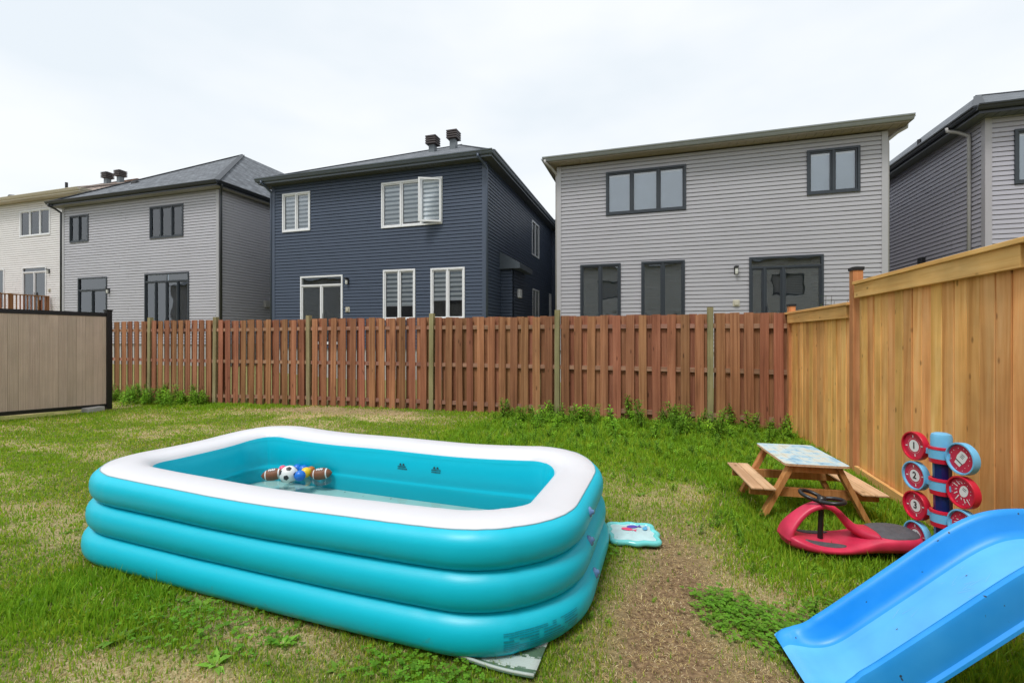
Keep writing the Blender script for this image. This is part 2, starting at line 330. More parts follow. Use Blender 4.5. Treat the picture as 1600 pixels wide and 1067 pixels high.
def window(H, x0, x1, z0, z1, Y, n, frame, blind=None, gl='glass', div=None, fw=.055, name='window', blind_drop=1.0, zebra=False, sill=True, sash_open=None, transom=None, handle=False):
    """frame facing -Y; one pane per light, a blind behind each, and a shallow dark room"""
    f = MB(); yo = Y - .065; yi = Y + .05
    f.box(x0, x1, yo, yi, z0, z0 + fw); f.box(x0, x1, yo, yi, z1 - fw, z1); f.box(x0, x0 + fw, yo, yi, z0 + fw, z1 - fw); f.box(x1 - fw, x1, yo, yi, z0 + fw, z1 - fw)
    edges = div or [x0 + (x1 - x0) * i / n for i in range(n + 1)]
    mw = fw * .85
    zt = z1 - fw
    if transom:
        zt = transom; f.box(x0 + fw, x1 - fw, yo + .004, yi - .004, zt, zt + fw * .9)
    for e in edges[1:-1]: f.box(e - mw / 2, e + mw / 2, yo + .002, yi - .002, z0 + fw, zt)
    o = H.add(name, f, M[frame])
    def pane(a, b, c, d, y=Y - .012):
        p = MB(); p.box(a, b, y, y + .006, c, d); q = p.build('pane', M[gl], o); return q
    cells = []
    for i in range(len(edges) - 1):
        a = edges[i] + (fw if i == 0 else mw / 2); b = edges[i + 1] - (fw if i == len(edges) - 2 else mw / 2)
        cells.append((a, b))
        sf = MB(); s = .038; ys0, ys1 = Y - .038, Y + .012          # the sash inside each light
        lo, hi = z0 + fw, zt
        sf.box(a + .002, b - .002, ys0, ys1, lo + .002, lo + s); sf.box(a + .002, b - .002, ys0, ys1, hi - s, hi - .002); sf.box(a + .002, a + s, ys0, ys1, lo + s, hi - s); sf.box(b - s, b - .002, ys0, ys1, lo + s, hi - s)
        if sash_open == i:
            w_ = b - a + .05; g = MB(); s2 = .06          # swung out on its right edge
            g.box(-w_, 0, -.03, .02, 0, s2); g.box(-w_, 0, -.03, .02, hi - lo - s2, hi - lo); g.box(-w_, -w_ + s2, -.03, .02, s2, hi - lo - s2); g.box(-s2, 0, -.03, .02, s2, hi - lo - s2)
            so = g.build('open_sash', M[frame], o, loc=(b + .03, Y - .09, lo - .01), rot=(0, 0, R(24)))
            gp = MB().box(-w_ + s2, -s2, -.008, 0, s2, hi - lo - s2); gp.build('pane', M[gl], o, loc=so.location, rot=so.rotation_euler)
        else:
            sf.build('sash', M[frame], o); pane(a + s, b - s, lo + s, hi - s)
        if blind:
            bl = MB(); drop = blind_drop[i] if isinstance(blind_drop, (list, tuple)) else blind_drop
            zl = hi - (hi - lo) * drop
            if zebra:
                step = .15; z = hi
                while z > zl:
                    bl.cur = 0; bl.box(a + .004, b - .004, Y + .034, Y + .038, max(zl, z - step * .55), z); bl.cur = 1; bl.box(a + .004, b - .004, Y + .036, Y + .0375, max(zl, z - step), max(zl, z - step * .55)); z -= step
                bl.cur = 0; bl.box(a + .004, b - .004, Y + .025, Y + .045, zl - .03, zl - .001)
                bl.build('blind', [M['blind'], M['blind_sheer']], o)
            elif blind == 'slats':
                z = hi - .03
                while z > zl:
                    bl.add([(a + .004, Y + .03, z - .02), (b - .004, Y + .03, z - .02), (b - .004, Y + .05, z + .012), (a + .004, Y + .05, z + .012)], [(0, 1, 2, 3)]); z -= .045
                bl.build('blind', M['blind_reflection'], o)  # slatted blinds; on the grey house they imitate reflected siding
            else:
                bl.box(a + .004, b - .004, Y + .034, Y + .038, zl, hi - .09); bl.build('blind', M['blind_blue'], o); MB().box(a + .004, b - .004, Y + .03, Y + .045, hi - .089, hi).build('blind_rail', M['blind'], o)
    if transom:
        es = [x0, (x0 + x1) / 2, x1] if (x1 - x0) > 2.1 else [x0, x1]
        for i in range(len(es) - 1):
            pane(es[i] + fw * (1 if i == 0 else .4), es[i + 1] - fw * (1 if i == len(es) - 2 else .4), zt + fw * .9, z1 - fw)
    if handle:
        e = edges[1] + .06; MB().box(e - .012, e + .012, Y - .11, Y - .056, z0 + .85, z0 + 1.1).build('door_handle', M[frame], o)
    r = MB(); r.box(x0 + .002, x1 - .002, Y + .9, Y + .92, z0, z1); r.box(x0 - .02, x0, Y + .05, Y + .9, z0, z1); r.box(x1, x1 + .02, Y + .05, Y + .9, z0, z1); r.box(x0, x1, Y + .05, Y + .9, z0 - .02, z0); r.box(x0, x1, Y + .05, Y + .9, z1, z1 + .02)
    r.build('room_recess', M['room'], o)
    return (x0, x1, z0, z1)
M['blind_blue'] = plain('blue_grey_blind', (.36, .46, .56), .8, .12, 1.5)
M['blind_sheer'] = plain('sheer_blind', (.24, .29, .33), .8, .03)
def wall_lamp(H, x, z, Y):
    b = MB().box(x - .055, x + .055, Y - .045, Y - .02, z - .1, z + .12); b.box(x - .045, x + .045, Y - .17, Y - .045, z + .07, z + .115); b.box(x - .008, x + .008, Y - .12, Y - .1, z + .05, z + .07)
    o = H.add('wall_lamp', b, M['lamp_black']); MB().lathe([(.0, -.1), (.03, -.1), (.042, -.04), (.038, .05), (0, .05)], 12, Matrix.Translation((x, Y - .11, z))).build('lamp_glass', M['lamp_glass'], o)
def wall_box(H, x, z, Y, mat='beige_plastic', w=.085):
    b = MB().box(x - w, x + w, Y - .05, Y - .018, z - .09, z + .09); b.box(x - w * .6, x + w * .6, Y - .085, Y - .05, z - .06, z + .06); H.add('outlet_box', b, M[mat], bevel=.008)
def roof(H, x0, x1, y0, y1, z, rise_q, apex_dy, mat, gut, soff, wx0, wx1, wy, sof_th=.16, fascia=None):
    """hip roof over the eave rectangle; soffit, gutter profile all round"""
    xc = (x0 + x1) / 2; za = z + rise_q; ya = y0 + apex_dy; yb = y1 - apex_dy
    mb = MB(); A, B, C, D = (x0, y0, z), (x1, y0, z), (x1, y1, z), (x0, y1, z); E_, F_ = (xc, ya, za), (xc, yb, za)
    faces = [[A, B, E_], [B, C, F_, E_], [C, D, F_], [D, A, E_, F_]]
    for f in faces: mb.face(f)
    o = H.add('roof', mb, M[mat]); me = o.data
    uv = me.uv_layers.new(name='UVMap')
    for p in me.polygons:
        n = p.normal; h = Vector((0, 0, 1)).cross(n).normalized(); u = n.cross(h)
        for li in p.loop_indices:
            v = me.vertices[me.loops[li].vertex_index].co; uv.data[li].uv = (v.dot(h), v.dot(u))
    cap = MB()
    for a in (A, B): cap.bar(Vector(a) + Vector((0, 0, .012)), Vector(E_) + Vector((0, 0, .012)), .2, .03)
    cap.build('hip_cap', M[mat], o)
    sf = MB(); sf.box(x0 + .02, x1 - .02, y0 + .02, wy + .3, z - sof_th - .02, z - sof_th)
    sf.box(x0 + .02, wx0 + .3, wy + .3, y1 - .02, z - sof_th - .02, z - sof_th); sf.box(wx1 - .3, x1 - .02, wy + .3, y1 - .02, z - sof_th - .02, z - sof_th)
    k = x0 + .2
    while k < x1 - .1:                      # soffit grooves
        sf.box(k, k + .012, y0 + .03, wy - .03, z - sof_th - .03, z - sof_th - .0205); k += .2
    H.add('soffit', sf, M[soff])
    fa = MB(); fm = fascia or gut
    fa.box(x0 + .015, x1 - .015, y0, y0 + .02, z - sof_th - .025, z - .005); fa.box(x0, x0 + .015, y0, y1, z - sof_th - .025, z - .005); fa.box(x1 - .015, x1, y0, y1, z - sof_th - .025, z - .005)
    H.add('fascia', fa, M[fm])
    def gprof(a, b, out):
        prof = [(0, -.12), (.055, -.12), (.075, -.085), (.085, -.05), (.115, -.03), (.12, .0), (.105, .0), (.1, -.02), (.0, -.02)]
        a, b, out = Vector(a), Vector(b), Vector(out); g = MB()
        g.grid([[p + out * q + Vector((0, 0, w)) for q, w in prof] for p in (a, b)], False, True)
        g.face([a + out * q + Vector((0, 0, w)) for q, w in prof]); g.face([b + out * q + Vector((0, 0, w)) for q, w in reversed(prof)])
        return g
    g = gprof((x0 - .06, y0 - .001, z + .005), (x1 + .06, y0 - .001, z + .005), (0, -1, 0)); H.add('gutter', g, M[gut])
    H.add('gutter', gprof((x1 + .001, y0, z + .002), (x1 + .001, y1, z + .002), (1, 0, 0)), M[gut]); H.add('gutter', gprof((x0 - .001, y0, z + .002), (x0 - .001, y1, z + .002), (-1, 0, 0)), M[gut])
    return o
def downspout(H, x, y, z, x2, y2, zb, mat):
    H.add('downspout', MB().tube([(x, y, z), (x, y, z - .08), (x + (x2 - x) * .5, y + (y2 - y) * .5, z - .16), (x2, y2, z - .3), (x2, y2, z - .4), (x2, y2, zb)], .042, 8), M[mat], smooth=True)
def corner(H, x, y, z0, z1, sx, mat):
    b = MB()
    xa, xb = (x - .085, x + .046) if sx > 0 else (x - .046, x + .085)
    b.box(xa, xb, y - .048, y - .006, z0, z1)
    if sx > 0: b.box(x + .006, x + .046, y - .006, y + .085, z0, z1)
    else: b.box(x - .046, x - .006, y - .006, y + .085, z0, z1)
    H.add('corner_trim', b, M[mat])
def roof_vent(H, x, y, z, mat, s=1.0, parent=None):
    b = MB().box(x - .13 * s, x + .13 * s, y - .13 * s, y + .13 * s, z - .35, z + .3 * s); o = H.add('roof_vent', b, M[mat])
    l = MB()
    for k in range(4): l.box(x - .24 * s, x + .24 * s, y - .24 * s, y + .24 * s, z + (.30 + .095 * k) * s, z + (.355 + .095 * k) * s)
    l.box(x - .15 * s, x + .15 * s, y - .15 * s, y + .15 * s, z + .28 * s, z + .64 * s); l.add([(x + a * .24 * s, y + c * .24 * s, z + .64 * s) for a, c in ((-1, -1), (1, -1), (1, 1), (-1, 1))] + [(x, y, z + .74 * s)], [(0, 1, 4), (1, 2, 4), (2, 3, 4), (3, 0, 4)])
    q = l.build('louvre_cap', M['vent_brown'], o)
M['vent_brown'] = plain('brown_vent_metal', (.055, .042, .04), .5, .1); M['vent_grey'] = plain('grey_vent_metal', (.14, .16, .175), .45, .1)
def walls(H, mat, trim, x0, x1, Y, z0, z1, y1, ops, ops_r=(), ops_l=(), zf=None):
    H.add('wall', siding_wall((x0, Y, 0), (1, 0, 0), (0, -1, 0), x1 - x0, z0, z1, [(a - x0, b - x0, c, d) for a, b, c, d in ops]), M[mat])
    H.add('wall', siding_wall((x1, Y, 0), (0, 1, 0), (1, 0, 0), y1 - Y, z0, z1, ops_r), M[mat])
    H.add('wall', siding_wall((x0, y1, 0), (0, -1, 0), (-1, 0, 0), y1 - Y, z0, z1, ops_l), M[mat])
    corner(H, x1, Y, z0, z1, 1, trim); corner(H, x0, Y, z0, z1, -1, trim)
    fb = MB().box(x0 + .03, x1 - .03, Y + .012, y1 - .012, H.P.z - .6, z0 + .02); H.add('foundation', fb, M['concrete'])
    H.add('back_wall', MB().box(x0 + .01, x1 - .01, y1 - .01, y1, z0, z1), M[mat])
YR = 13.5; FLOOR = 1.05
# --- grey house
H = House('house', 'grey sided house with black windows and a tan soffit, right of centre', (1.4, YR, .08))
ops = [window(H, -1.27, .92, 5.0, 6.255, YR, 3, 'black_vinyl', 'white', blind_drop=[.98, .98, .98]),
       window(H, 3.845, 5.013, 5.125, 6.275, YR, 2, 'black_vinyl', 'white'),
       window(H, -2.02, -.85, 1.55, 3.59, YR, 2, 'black_vinyl', 'slats', 'glass_dark'), window(H, -.28, .887, 1.55, 3.6, YR, 2, 'black_vinyl', 'slats', 'glass_dark'),  # slats added behind these panes to imitate siding reflected in the glass
       window(H, 2.497, 4.219, 1.18, 3.585, YR, 3, 'black_vinyl', 'slats', 'glass_dark', div=[2.497, 2.86, 3.3, 4.219], transom=3.28, name='patio_door', blind_drop=[.08, .06, 1], handle=True)]
walls(H, 'sid_grey', 'trim_grey', -2.68, 5.552, YR, FLOOR, 6.56, 34, ops)
roof(H, -3.02, 5.89, YR - .38, 34.4, 6.74, 3.3, 9.6, 'sh_grey', 'gutter_grey', 'soffit_tan', -2.68, 5.552, YR, sof_th=.12, fascia='soffit_tan')
downspout(H, -3.0, YR - .46, 6.66, -2.74, YR - .0, .6, 'dspout_grey'); downspout(H, 5.95, YR - .1, 6.66, 5.62, YR + .05, .6, 'dspout_grey')
wall_lamp(H, 2.184, 3.25, YR); wall_box(H, 2.184, 2.37, YR)
# --- blue house
H = House('house', 'dark navy sided house with white windows and two roof vents', (-9.2, YR, .1))
ops = [window(H, -12.98, -11.75, 5.28, 6.69, YR, 2, 'white_vinyl', 'z', zebra=True, gl='glass_clear'), window(H, -8.8, -6.52, 5.14, 6.68, YR, 3, 'white_vinyl', 'z', zebra=True, gl='glass_clear', sash_open=2, blind_drop=[.93, .9, .93]),
       window(H, -8.73, -7.51, 2.02, 3.72, YR, 2, 'white_vinyl', 'z', zebra=True, gl='glass_clear', blind_drop=[.72, .72]), window(H, -6.94, -5.73, 2.02, 3.7, YR, 2, 'white_vinyl', 'z', zebra=True, gl='glass_clear', blind_drop=[.62, .62]),
       window(H, -12.17, -10.36, 1.18, 3.63, YR, 2, 'white_vinyl', 'slats', 'glass_dark', transom=3.27, name='patio_door', blind_drop=[1, .05], handle=True)]
walls(H, 'sid_blue', 'trim_blue', -13.42, -5.05, YR, FLOOR, 7.02, 26, ops, [(5.77, 7.06, 5.05, 6.58), (5.88, 7.06, 2.0, 3.58), (9.25, 9.72, 1.6, 3.65)])
rf = roof(H, -13.78, -4.7, YR - .38, 29.4, 7.2, 3.95, 8.1, 'sh_dark', 'gutter_slate', 'soffit_dark', -13.42, -5.05, YR)
for (a, b, c, d) in ((19.27, 20.56, 5.05, 6.58), (19.38, 20.56, 2.0, 3.58), (22.75, 23.22, 1.6, 3.65)):   # side windows facing +X
    X = -5.05; f = MB(); w = .06
    f.box(X - .05, X + .055, a, b, c, c + w); f.box(X - .05, X + .055, a, b, d - w, d); f.box(X - .05, X + .055, a, a + w, c + w, d - w); f.box(X - .05, X + .055, b - w, b, c + w, d - w)
    f.box(X - .048, X + .053, (a + b) / 2 - w / 2, (a + b) / 2 + w / 2, c + w, d - w); o = H.add('window', f, M['white_vinyl'])
    MB().box(X, X + .006, a + w, (a + b) / 2 - w / 2, c + w, d - w).build('pane', M['glass_dark'], o); MB().box(X, X + .006, (a + b) / 2 + w / 2, b - w, c + w, d - w).build('pane', M['glass_dark'], o)
    MB().box(X - .4, X - .38, a, b, c, d).build('room_recess', M['room'], o)
b1 = siding_wall((-5.03, 15.03, 0), (1, 0, 0), (0, -1, 0), .43, FLOOR, 3.82); b2 = siding_wall((-4.6, 15.03, 0), (0, 1, 0), (1, 0, 0), 1.37, FLOOR, 3.82); b1.add(b2.v, b2.f); b1.box(-5.0, -4.6, 16.38, 16.4, FLOOR, 3.82)
H.add('bump_out_wall', b1, M['sid_blue'])
hd = MB(); hd.add([(-5.04, 14.85, 4.42), (-4.3, 14.85, 3.98), (-4.3, 16.6, 3.98), (-5.04, 16.6, 4.42), (-5.04, 14.85, 3.8), (-4.3, 14.85, 3.8), (-4.3, 16.6, 3.8), (-5.04, 16.6, 3.8)], [(0, 1, 2, 3), (4, 7, 6, 5), (0, 4, 5, 1), (1, 5, 6, 2), (2, 6, 7, 3)])
H.add('hood_roof', hd, M['gutter_slate'])
H.add('meter_box', MB().box(-4.575, -4.46, 15.5, 15.75, 2.85, 3.15), M['white_vinyl'], bevel=.01)
ex = siding_wall((-5.02, 23.4, 0), (1, 0, 0), (0, -1, 0), 2.0, FLOOR, 7.02); H.add('wing_wall', ex, M['sid_blue']); H.add('wing_eave', MB().box(-5.0, -2.9, 22.9, 25, 7.03, 7.45), M['gutter_slate'])
downspout(H, -5.12, YR - .46, 7.1, -4.98, YR - .02, .6, 'trim_blue'); downspout(H, -13.55, YR - .46, 7.1, -13.5, YR - .04, .6, 'trim_blue')
wall_lamp(H, -10.16, 3.38, YR); wall_box(H, -10.16, 2.4, YR)
roof_vent(H, -8.95, 17.55, 9.34, 'vent_grey', 1.0); roof_vent(H, -8.14, 17.9, 9.62, 'vent_grey', 1.0)
# --- pale grey house
H = House('house', 'pale grey sided house with dark windows and tall charcoal hip roof', (-20.6, YR, .45))
ops = [window(H, -24.69, -23.48, 5.6, 6.795, YR, 2, 'black_vinyl', 'white'), window(H, -19.757, -17.907, 5.47, 6.775, YR, 3, 'black_vinyl', 'white'),
       window(H, -24.145, -22.31, 1.65, 4.02, YR, 2, 'black_vinyl', 'slats', 'glass_dark', transom=3.45, name='patio_door', blind_drop=[.6, .6]),
       window(H, -20.05, -17.6, 1.6, 4.04, YR, 4, 'black_vinyl', 'slats', 'glass_dark', transom=3.68, name='patio_window', blind_drop=[1, 1, .5, .6])]
walls(H, 'sid_lil', 'trim_grey', -25.165, -16.096, YR, FLOOR + .1, 7.17, 24, ops)
roof(H, -25.5, -15.75, YR - .38, 27, 7.38, 3.62, 5.55, 'sh_dark', 'gutter_black', 'soffit_grey', -25.165, -16.096, YR)
downspout(H, -15.72, YR - .2, 7.3, -15.98, YR + .0, .8, 'gutter_black'); downspout(H, -25.35, YR - .46, 7.28, -25.28, YR - .04, .8, 'gutter_black')
wall_lamp(H, -22.19, 3.4, YR)
H.add('wall_vent', MB().box(-16.08, -15.95, 15.6, 15.9, 2.72, 3.02), M['dspout_grey'], bevel=.02)
H.add('roof_vent', MB().box(-23.0, -22.62, 14.8, 15.2, 8.2, 8.62), M['black_metal'], bevel=.05); H.add('vent_pipe', MB().tube([(-22.9, 17, 9.2), (-22.9, 17, 9.85)], .06, 8), M['black_metal'])
# --- white house
H = House('house', 'white sided house with cream eaves and a brown roof at the left edge', (-31, 15.15, .9))
YW = 15.15
ops = [window(H, -31.63, -29.22, 6.63, 7.99, YW, 3, 'white_vinyl', 'white'), window(H, -31.42, -29.52, 2.62, 5.04, YW, 2, 'white_vinyl', 'slats', 'glass_dark', transom=4.75, name='patio_door', blind_drop=[1, .3], handle=True), window(H, -34.4, -32.95, 2.9, 5.05, YW, 2, 'white_vinyl', 'slats', 'glass_dark')]
walls(H, 'sid_white', 'white_vinyl', -36, -26.75, YW, 1.6, 8.42, 26, ops)
roof(H, -36.4, -26.3, YW - .45, 27, 8.62, 2.9, 6.4, 'sh_brown', 'cream', 'cream', -36, -26.75, YW)
wall_lamp(H, -29.3, 4.76, YW); wall_box(H, -29.27, 3.8, YW)
roof_vent(H, -30.79, 18.6, 10.5, 'vent_grey', .95); roof_vent(H, -29.7, 18.6, 10.5, 'vent_grey', .95)
H.add('vent_pipe', MB().tube([(-32.4, 17.5, 9.4), (-32.4, 17.5, 10.35)], .07, 8), M['black_metal']); H.add('mushroom_vent', MB().lathe([(.12, -.2), (.12, .1), (.3, .1), (.25, .22), (0, .26)], 12, Matrix.Translation((-36.1, 17, 9.55))), M['black_metal'], smooth=True)
D = empty('wooden_deck', (-31.2, 13.6, .8)); tag(D, 'brown wooden deck with picket railing beside the white house', 'deck'); dp = -D.location
for k in range(20): MB().box(-33.2, -29.15, 12.0 + k * .15, 12.14 + k * .15, 2.5, 2.54).build('plank', M['deck_wood'], D, loc=dp)
for x in (-33.1, -29.2):
    for y in (12.1, 13.6, 15.0): MB().box(x - .05, x + .05, y - .05, y + .05, .5, 3.5).build('post', M['deck_wood'], D, loc=dp)
for q0, q1 in (((-29.2, 12.06), (-29.2, 15.04)), ((-33.1, 12.06), (-29.2, 12.06))):
    MB().bar((*q0, 3.47), (*q1, 3.47), .12, .05).build('top_rail', M['deck_wood'], D, loc=dp); MB().bar((*q0, 2.68), (*q1, 2.68), .05, .08).build('bottom_rail', M['deck_wood'], D, loc=dp)
    L_ = math.dist(q0, q1); n_ = int(L_ / .13)
    for k in range(1, n_):
        x = q0[0] + (q1[0] - q0[0]) * k / n_; y = q0[1] + (q1[1] - q0[1]) * k / n_; MB().box(x - .02, x + .02, y - .02, y + .02, 2.7, 3.45).build('picket', M['deck_wood'], D, loc=dp)
# --- right house
H = House('house', 'lilac grey sided house cut off by the right edge', (11.7, YR, .1))
ops = [window(H, 8.037, 9.4, 5.0, 6.265, YR, 2, 'black_vinyl', 'white')]
M['trim_lilac'] = plain('lilac_trim', (.38, .365, .39), .45, .03)
walls(H, 'sid_right', 'trim_lilac', 7.542, 15.8, YR, FLOOR, 6.62, 32, ops)
roof(H, 7.2, 16.2, YR - .38, 33, 6.78, 3.7, 8.3, 'sh_dark', 'gutter_black', 'soffit_dark', 7.542, 15.8, YR)
downspout(H, 7.1, YR + .6, 6.7, 7.46, YR + .45, .6, 'dspout_grey')
H.add('wall_vent', MB().box(7.40, 7.52, 15.9, 16.1, 3.45, 3.75), M['black_metal'], bevel=.01); H.add('vent_pipe', MB().tube([(8.7, 18.8, 7.5), (8.7, 18.8, 8.15)], .06, 8), M['black_metal'])

# --- the row of houses on the near side, behind the viewer: the windows across the lawn mirror it
for x0, x1, lb, mt in ((-6.2, 2.9, 'pale house behind the viewer mirrored in the dark windows right of centre', 'sid_white'), (5.0, 13.6, 'grey house behind the viewer mirrored in the patio door on the right', 'sid_white'), (-16.4, -8.4, 'white house behind the viewer mirrored in the right windows of the navy house', 'sid_white'), (-29, -17.8, 'pale house behind the viewer mirrored in the patio door of the navy house', 'sid_lil'), (-44, -31, 'pale house behind the viewer mirrored in the pale grey house', 'sid_lil')):
    H = House('house', lb, ((x0 + x1) / 2, -5, 0)); H.o['group'] = 'houses behind the viewer'
    w = siding_wall((x1, -5, 0), (-1, 0, 0), (0, 1, 0), x1 - x0, .5, 6.2, [(1.2, 3.0, .5, 2.9), (4.6, 6.4, 4.0, 5.3), (4.6, 6.4, 1.1, 2.7)]); H.add('wall', w, M[mt])
    for a, b, c, d in ((1.2, 3.0, .5, 2.9), (4.6, 6.4, 4.0, 5.3), (4.6, 6.4, 1.1, 2.7)):
        o = H.add('window', MB().box(x1 - b, x1 - a, -5.02, -4.99, c, c + .06).box(x1 - b, x1 - a, -5.02, -4.99, d - .06, d).box(x1 - b, x1 - b + .06, -5.02, -4.99, c + .06, d - .06).box(x1 - a - .06, x1 - a, -5.02, -4.99, c + .06, d - .06), M['black_vinyl']); MB().box(x1 - b + .06, x1 - a - .06, -5.1, -5.09, c + .06, d - .06).build('pane', M['soffit_grey'], o)
    H.add('side_wall', MB().box(x0, x0 + .05, -16, -5.003, .5, 6.2).box(x1 - .05, x1, -16, -5.003, .5, 6.2).box(x0, x1, -16.05, -16, .5, 6.2), M[mt]); H.add('foundation', MB().box(x0 + .02, x1 - .02, -15.9, -5.02, -.3, .5), M['concrete'])
    rb = MB(); E0 = [(x0 - .35, -4.6, 6.2), (x1 + .35, -4.6, 6.2), (x1 + .35, -16.4, 6.2), (x0 - .35, -16.4, 6.2)]; xc = (x0 + x1) / 2; rb.add(E0 + [(xc, -9, 8.4), (xc, -12, 8.4)], [(0, 4, 1), (1, 4, 5, 2), (2, 5, 3), (3, 5, 4, 0), (0, 1, 2, 3)]); H.add('roof', rb, M['gutter_slate'])
# ------------------------------------------------------------------ back fence: boards on both faces of three rails
FY = 8.23; TOP = 1.86
def board_mesh(name, w, h, th, mat, seed):
    r = random.Random(seed); b = MB(); n = 4; c = .004     # slightly bowed, with eased edges
    bow = r.uniform(-.006, .006); P = []
    for i in range(n + 1):
        z = h * i / n; o = bow * math.sin(math.pi * i / n)
        P.append([(o - w / 2 + c, -th / 2, z), (o + w / 2 - c, -th / 2, z), (o + w / 2, -th / 2 + c, z), (o + w / 2, th / 2, z), (o - w / 2, th / 2, z), (o - w / 2, -th / 2 + c, z)])
    b.grid(P, False, True); b.face(list(reversed(P[0]))); b.face(P[-1]); return b.mesh(name, mat)
BRD = [board_mesh('board', w, 1.0, .017, M['brown_board'], i) for i, w in enumerate((.138, .142, .134, .14, .13, .144))]
F = empty('wooden_fence', (-5.5, FY, 0)); tag(F, 'reddish brown board fence with greenish posts along the back of the lawn', 'fence'); fp = F.location
POSTS = [-14.6, -12.07, -9.91, -7.2, -4.22, -1.66, .94]
pm = MB().box(-.045, .045, -.045, .045, 0, 2.45).mesh('post', M['green_post'])
for x in POSTS:
    o = link('post', pm, F, Vector((x, FY - .01, gzf(x, FY) - .5)) - fp); o.rotation_euler = (random.uniform(-.008, .008), random.uniform(-.006, .006), 0)
    o.scale.z = (TOP + .09 + random.uniform(-.015, .02) - gzf(x, FY) + .5) / 2.45
ENDS = POSTS + [2.115]
for a, b in zip(ENDS[:-1], ENDS[1:]):
    ga, gb = gzf(a, FY), gzf(b, FY); tz = random.uniform(-.008, .008)
    for h in (1.66, .92, .17):
        MB().bar((a + .046, FY, h + (ga if h < .5 else ga * .3) * .8), (b - .046, FY, h + (gb if h < .5 else gb * .3) * .8), .038, .075).build('rail', M['brown_rail'], F, loc=-fp)
    n = max(3, round((b - a - .1) / .234)); st = (b - a - .10) / n
    for side in (-1, 1):
        xs_ = [a + .05 + st * (k + .5) for k in range(n)] if side < 0 else [a + .05 + st * k for k in range(n + 1)]
        for x in xs_:
            x = min(max(x, a + .118), b - .118) + random.uniform(-.008, .008); g = gzf(x, FY) + random.uniform(.0, .03) - .03; t = TOP + tz + random.uniform(-.012, .012)
            o = link('board', random.choice(BRD), F, Vector((x, FY + side * (.0305 + random.uniform(0, .003)), g)) - fp); o.scale = (1, 1, t - g)
            o.rotation_euler = (random.uniform(-.003, .003) - (.002 if side < 0 else -.002), random.uniform(-.007, .007), random.uniform(-.02, .02))

o = link('board', BRD[0], F, Vector((2.10, FY + .034, gzf(2.1, FY))) - fp); o.scale = (1, 1, TOP - gzf(2.1, FY))
# ------------------------------------------------------------------ cedar fence on the right, two stepped panels
FX = 2.12
F = empty('cedar_fence', (FX, 5.8, 0)); tag(F, 'honey coloured cedar privacy fence with a capped top rail on the right', 'fence'); fp = F.location
def cedar_panel(y0, y1, zb, zt):
    MB().box(FX - .075, FX + .105, y0 - .02, y1 + .02 if y1 > 7 else y1 - .05, zt - .033, zt).build('cap_board', M['cedar_rail'], F, loc=-fp, bevel=.004)
    for sx in (-1, 1): MB().box(FX + sx * .038 - .019, FX + sx * .038 + .019, y0 + .05, y1 - .05, zt - .033 - .14, zt - .0335).build('top_rail', M['cedar_rail'], F, loc=-fp, bevel=.003)
    for sx in (-1, 1): MB().box(FX + sx * .038 - .019, FX + sx * .038 + .019, y0 + .05, y1 - .05, zb + .02, zb + .115).build('bottom_rail', M['cedar_rail'], F, loc=-fp, bevel=.003)
    y = y0 + .055; k = 0
    while y < y1 - .06:
        w = min(random.choice((.136, .14, .138)), y1 - .05 - y); off = random.choice((-.0035, .0, .0035)) + random.uniform(-.001, .001)
        if w > .03:
            m = board_mesh('board', w - .004, zt - .034 - zb - .03, .017, M['cedar_board'], k + int(y0 * 100)); o = link('board', m, F, Vector((FX + off, y + w / 2, zb + .03)) - fp, (0, 0, -math.pi / 2))
            o.rotation_euler.z += random.uniform(-.012, .012)
        y += w + .0015; k += 1
def cedar_post(y, z0, z1, cap=True):
    p = MB().box(FX - .048, FX + .048, y - .048, y + .048, z0, z1).build('post', M['cedar_post'], F, loc=-fp, bevel=.004)
    if cap:
        c = MB().box(FX - .056, FX + .056, y - .056, y + .056, z1, z1 + .035); c.add([(FX + a * .056, y + b * .056, z1 + .035) for a, b in ((-1, -1), (1, -1), (1, 1), (-1, 1))] + [(FX, y, z1 + .05)], [(0, 1, 4), (1, 2, 4), (2, 3, 4), (3, 0, 4)]); c.build('post_cap', M['black_metal'], p)
cedar_panel(5.84, 8.24, -.13, 1.865); cedar_panel(3.36, 5.74, .0, 2.07); cedar_panel(.9, 3.27, .06, 2.25); cedar_panel(-1.6, .82, .1, 2.4)
cedar_post(8.17, -.4, 1.96); cedar_post(5.79, -.4, 2.20); cedar_post(3.315, -.4, 2.36); cedar_post(.86, -.4, 2.5)

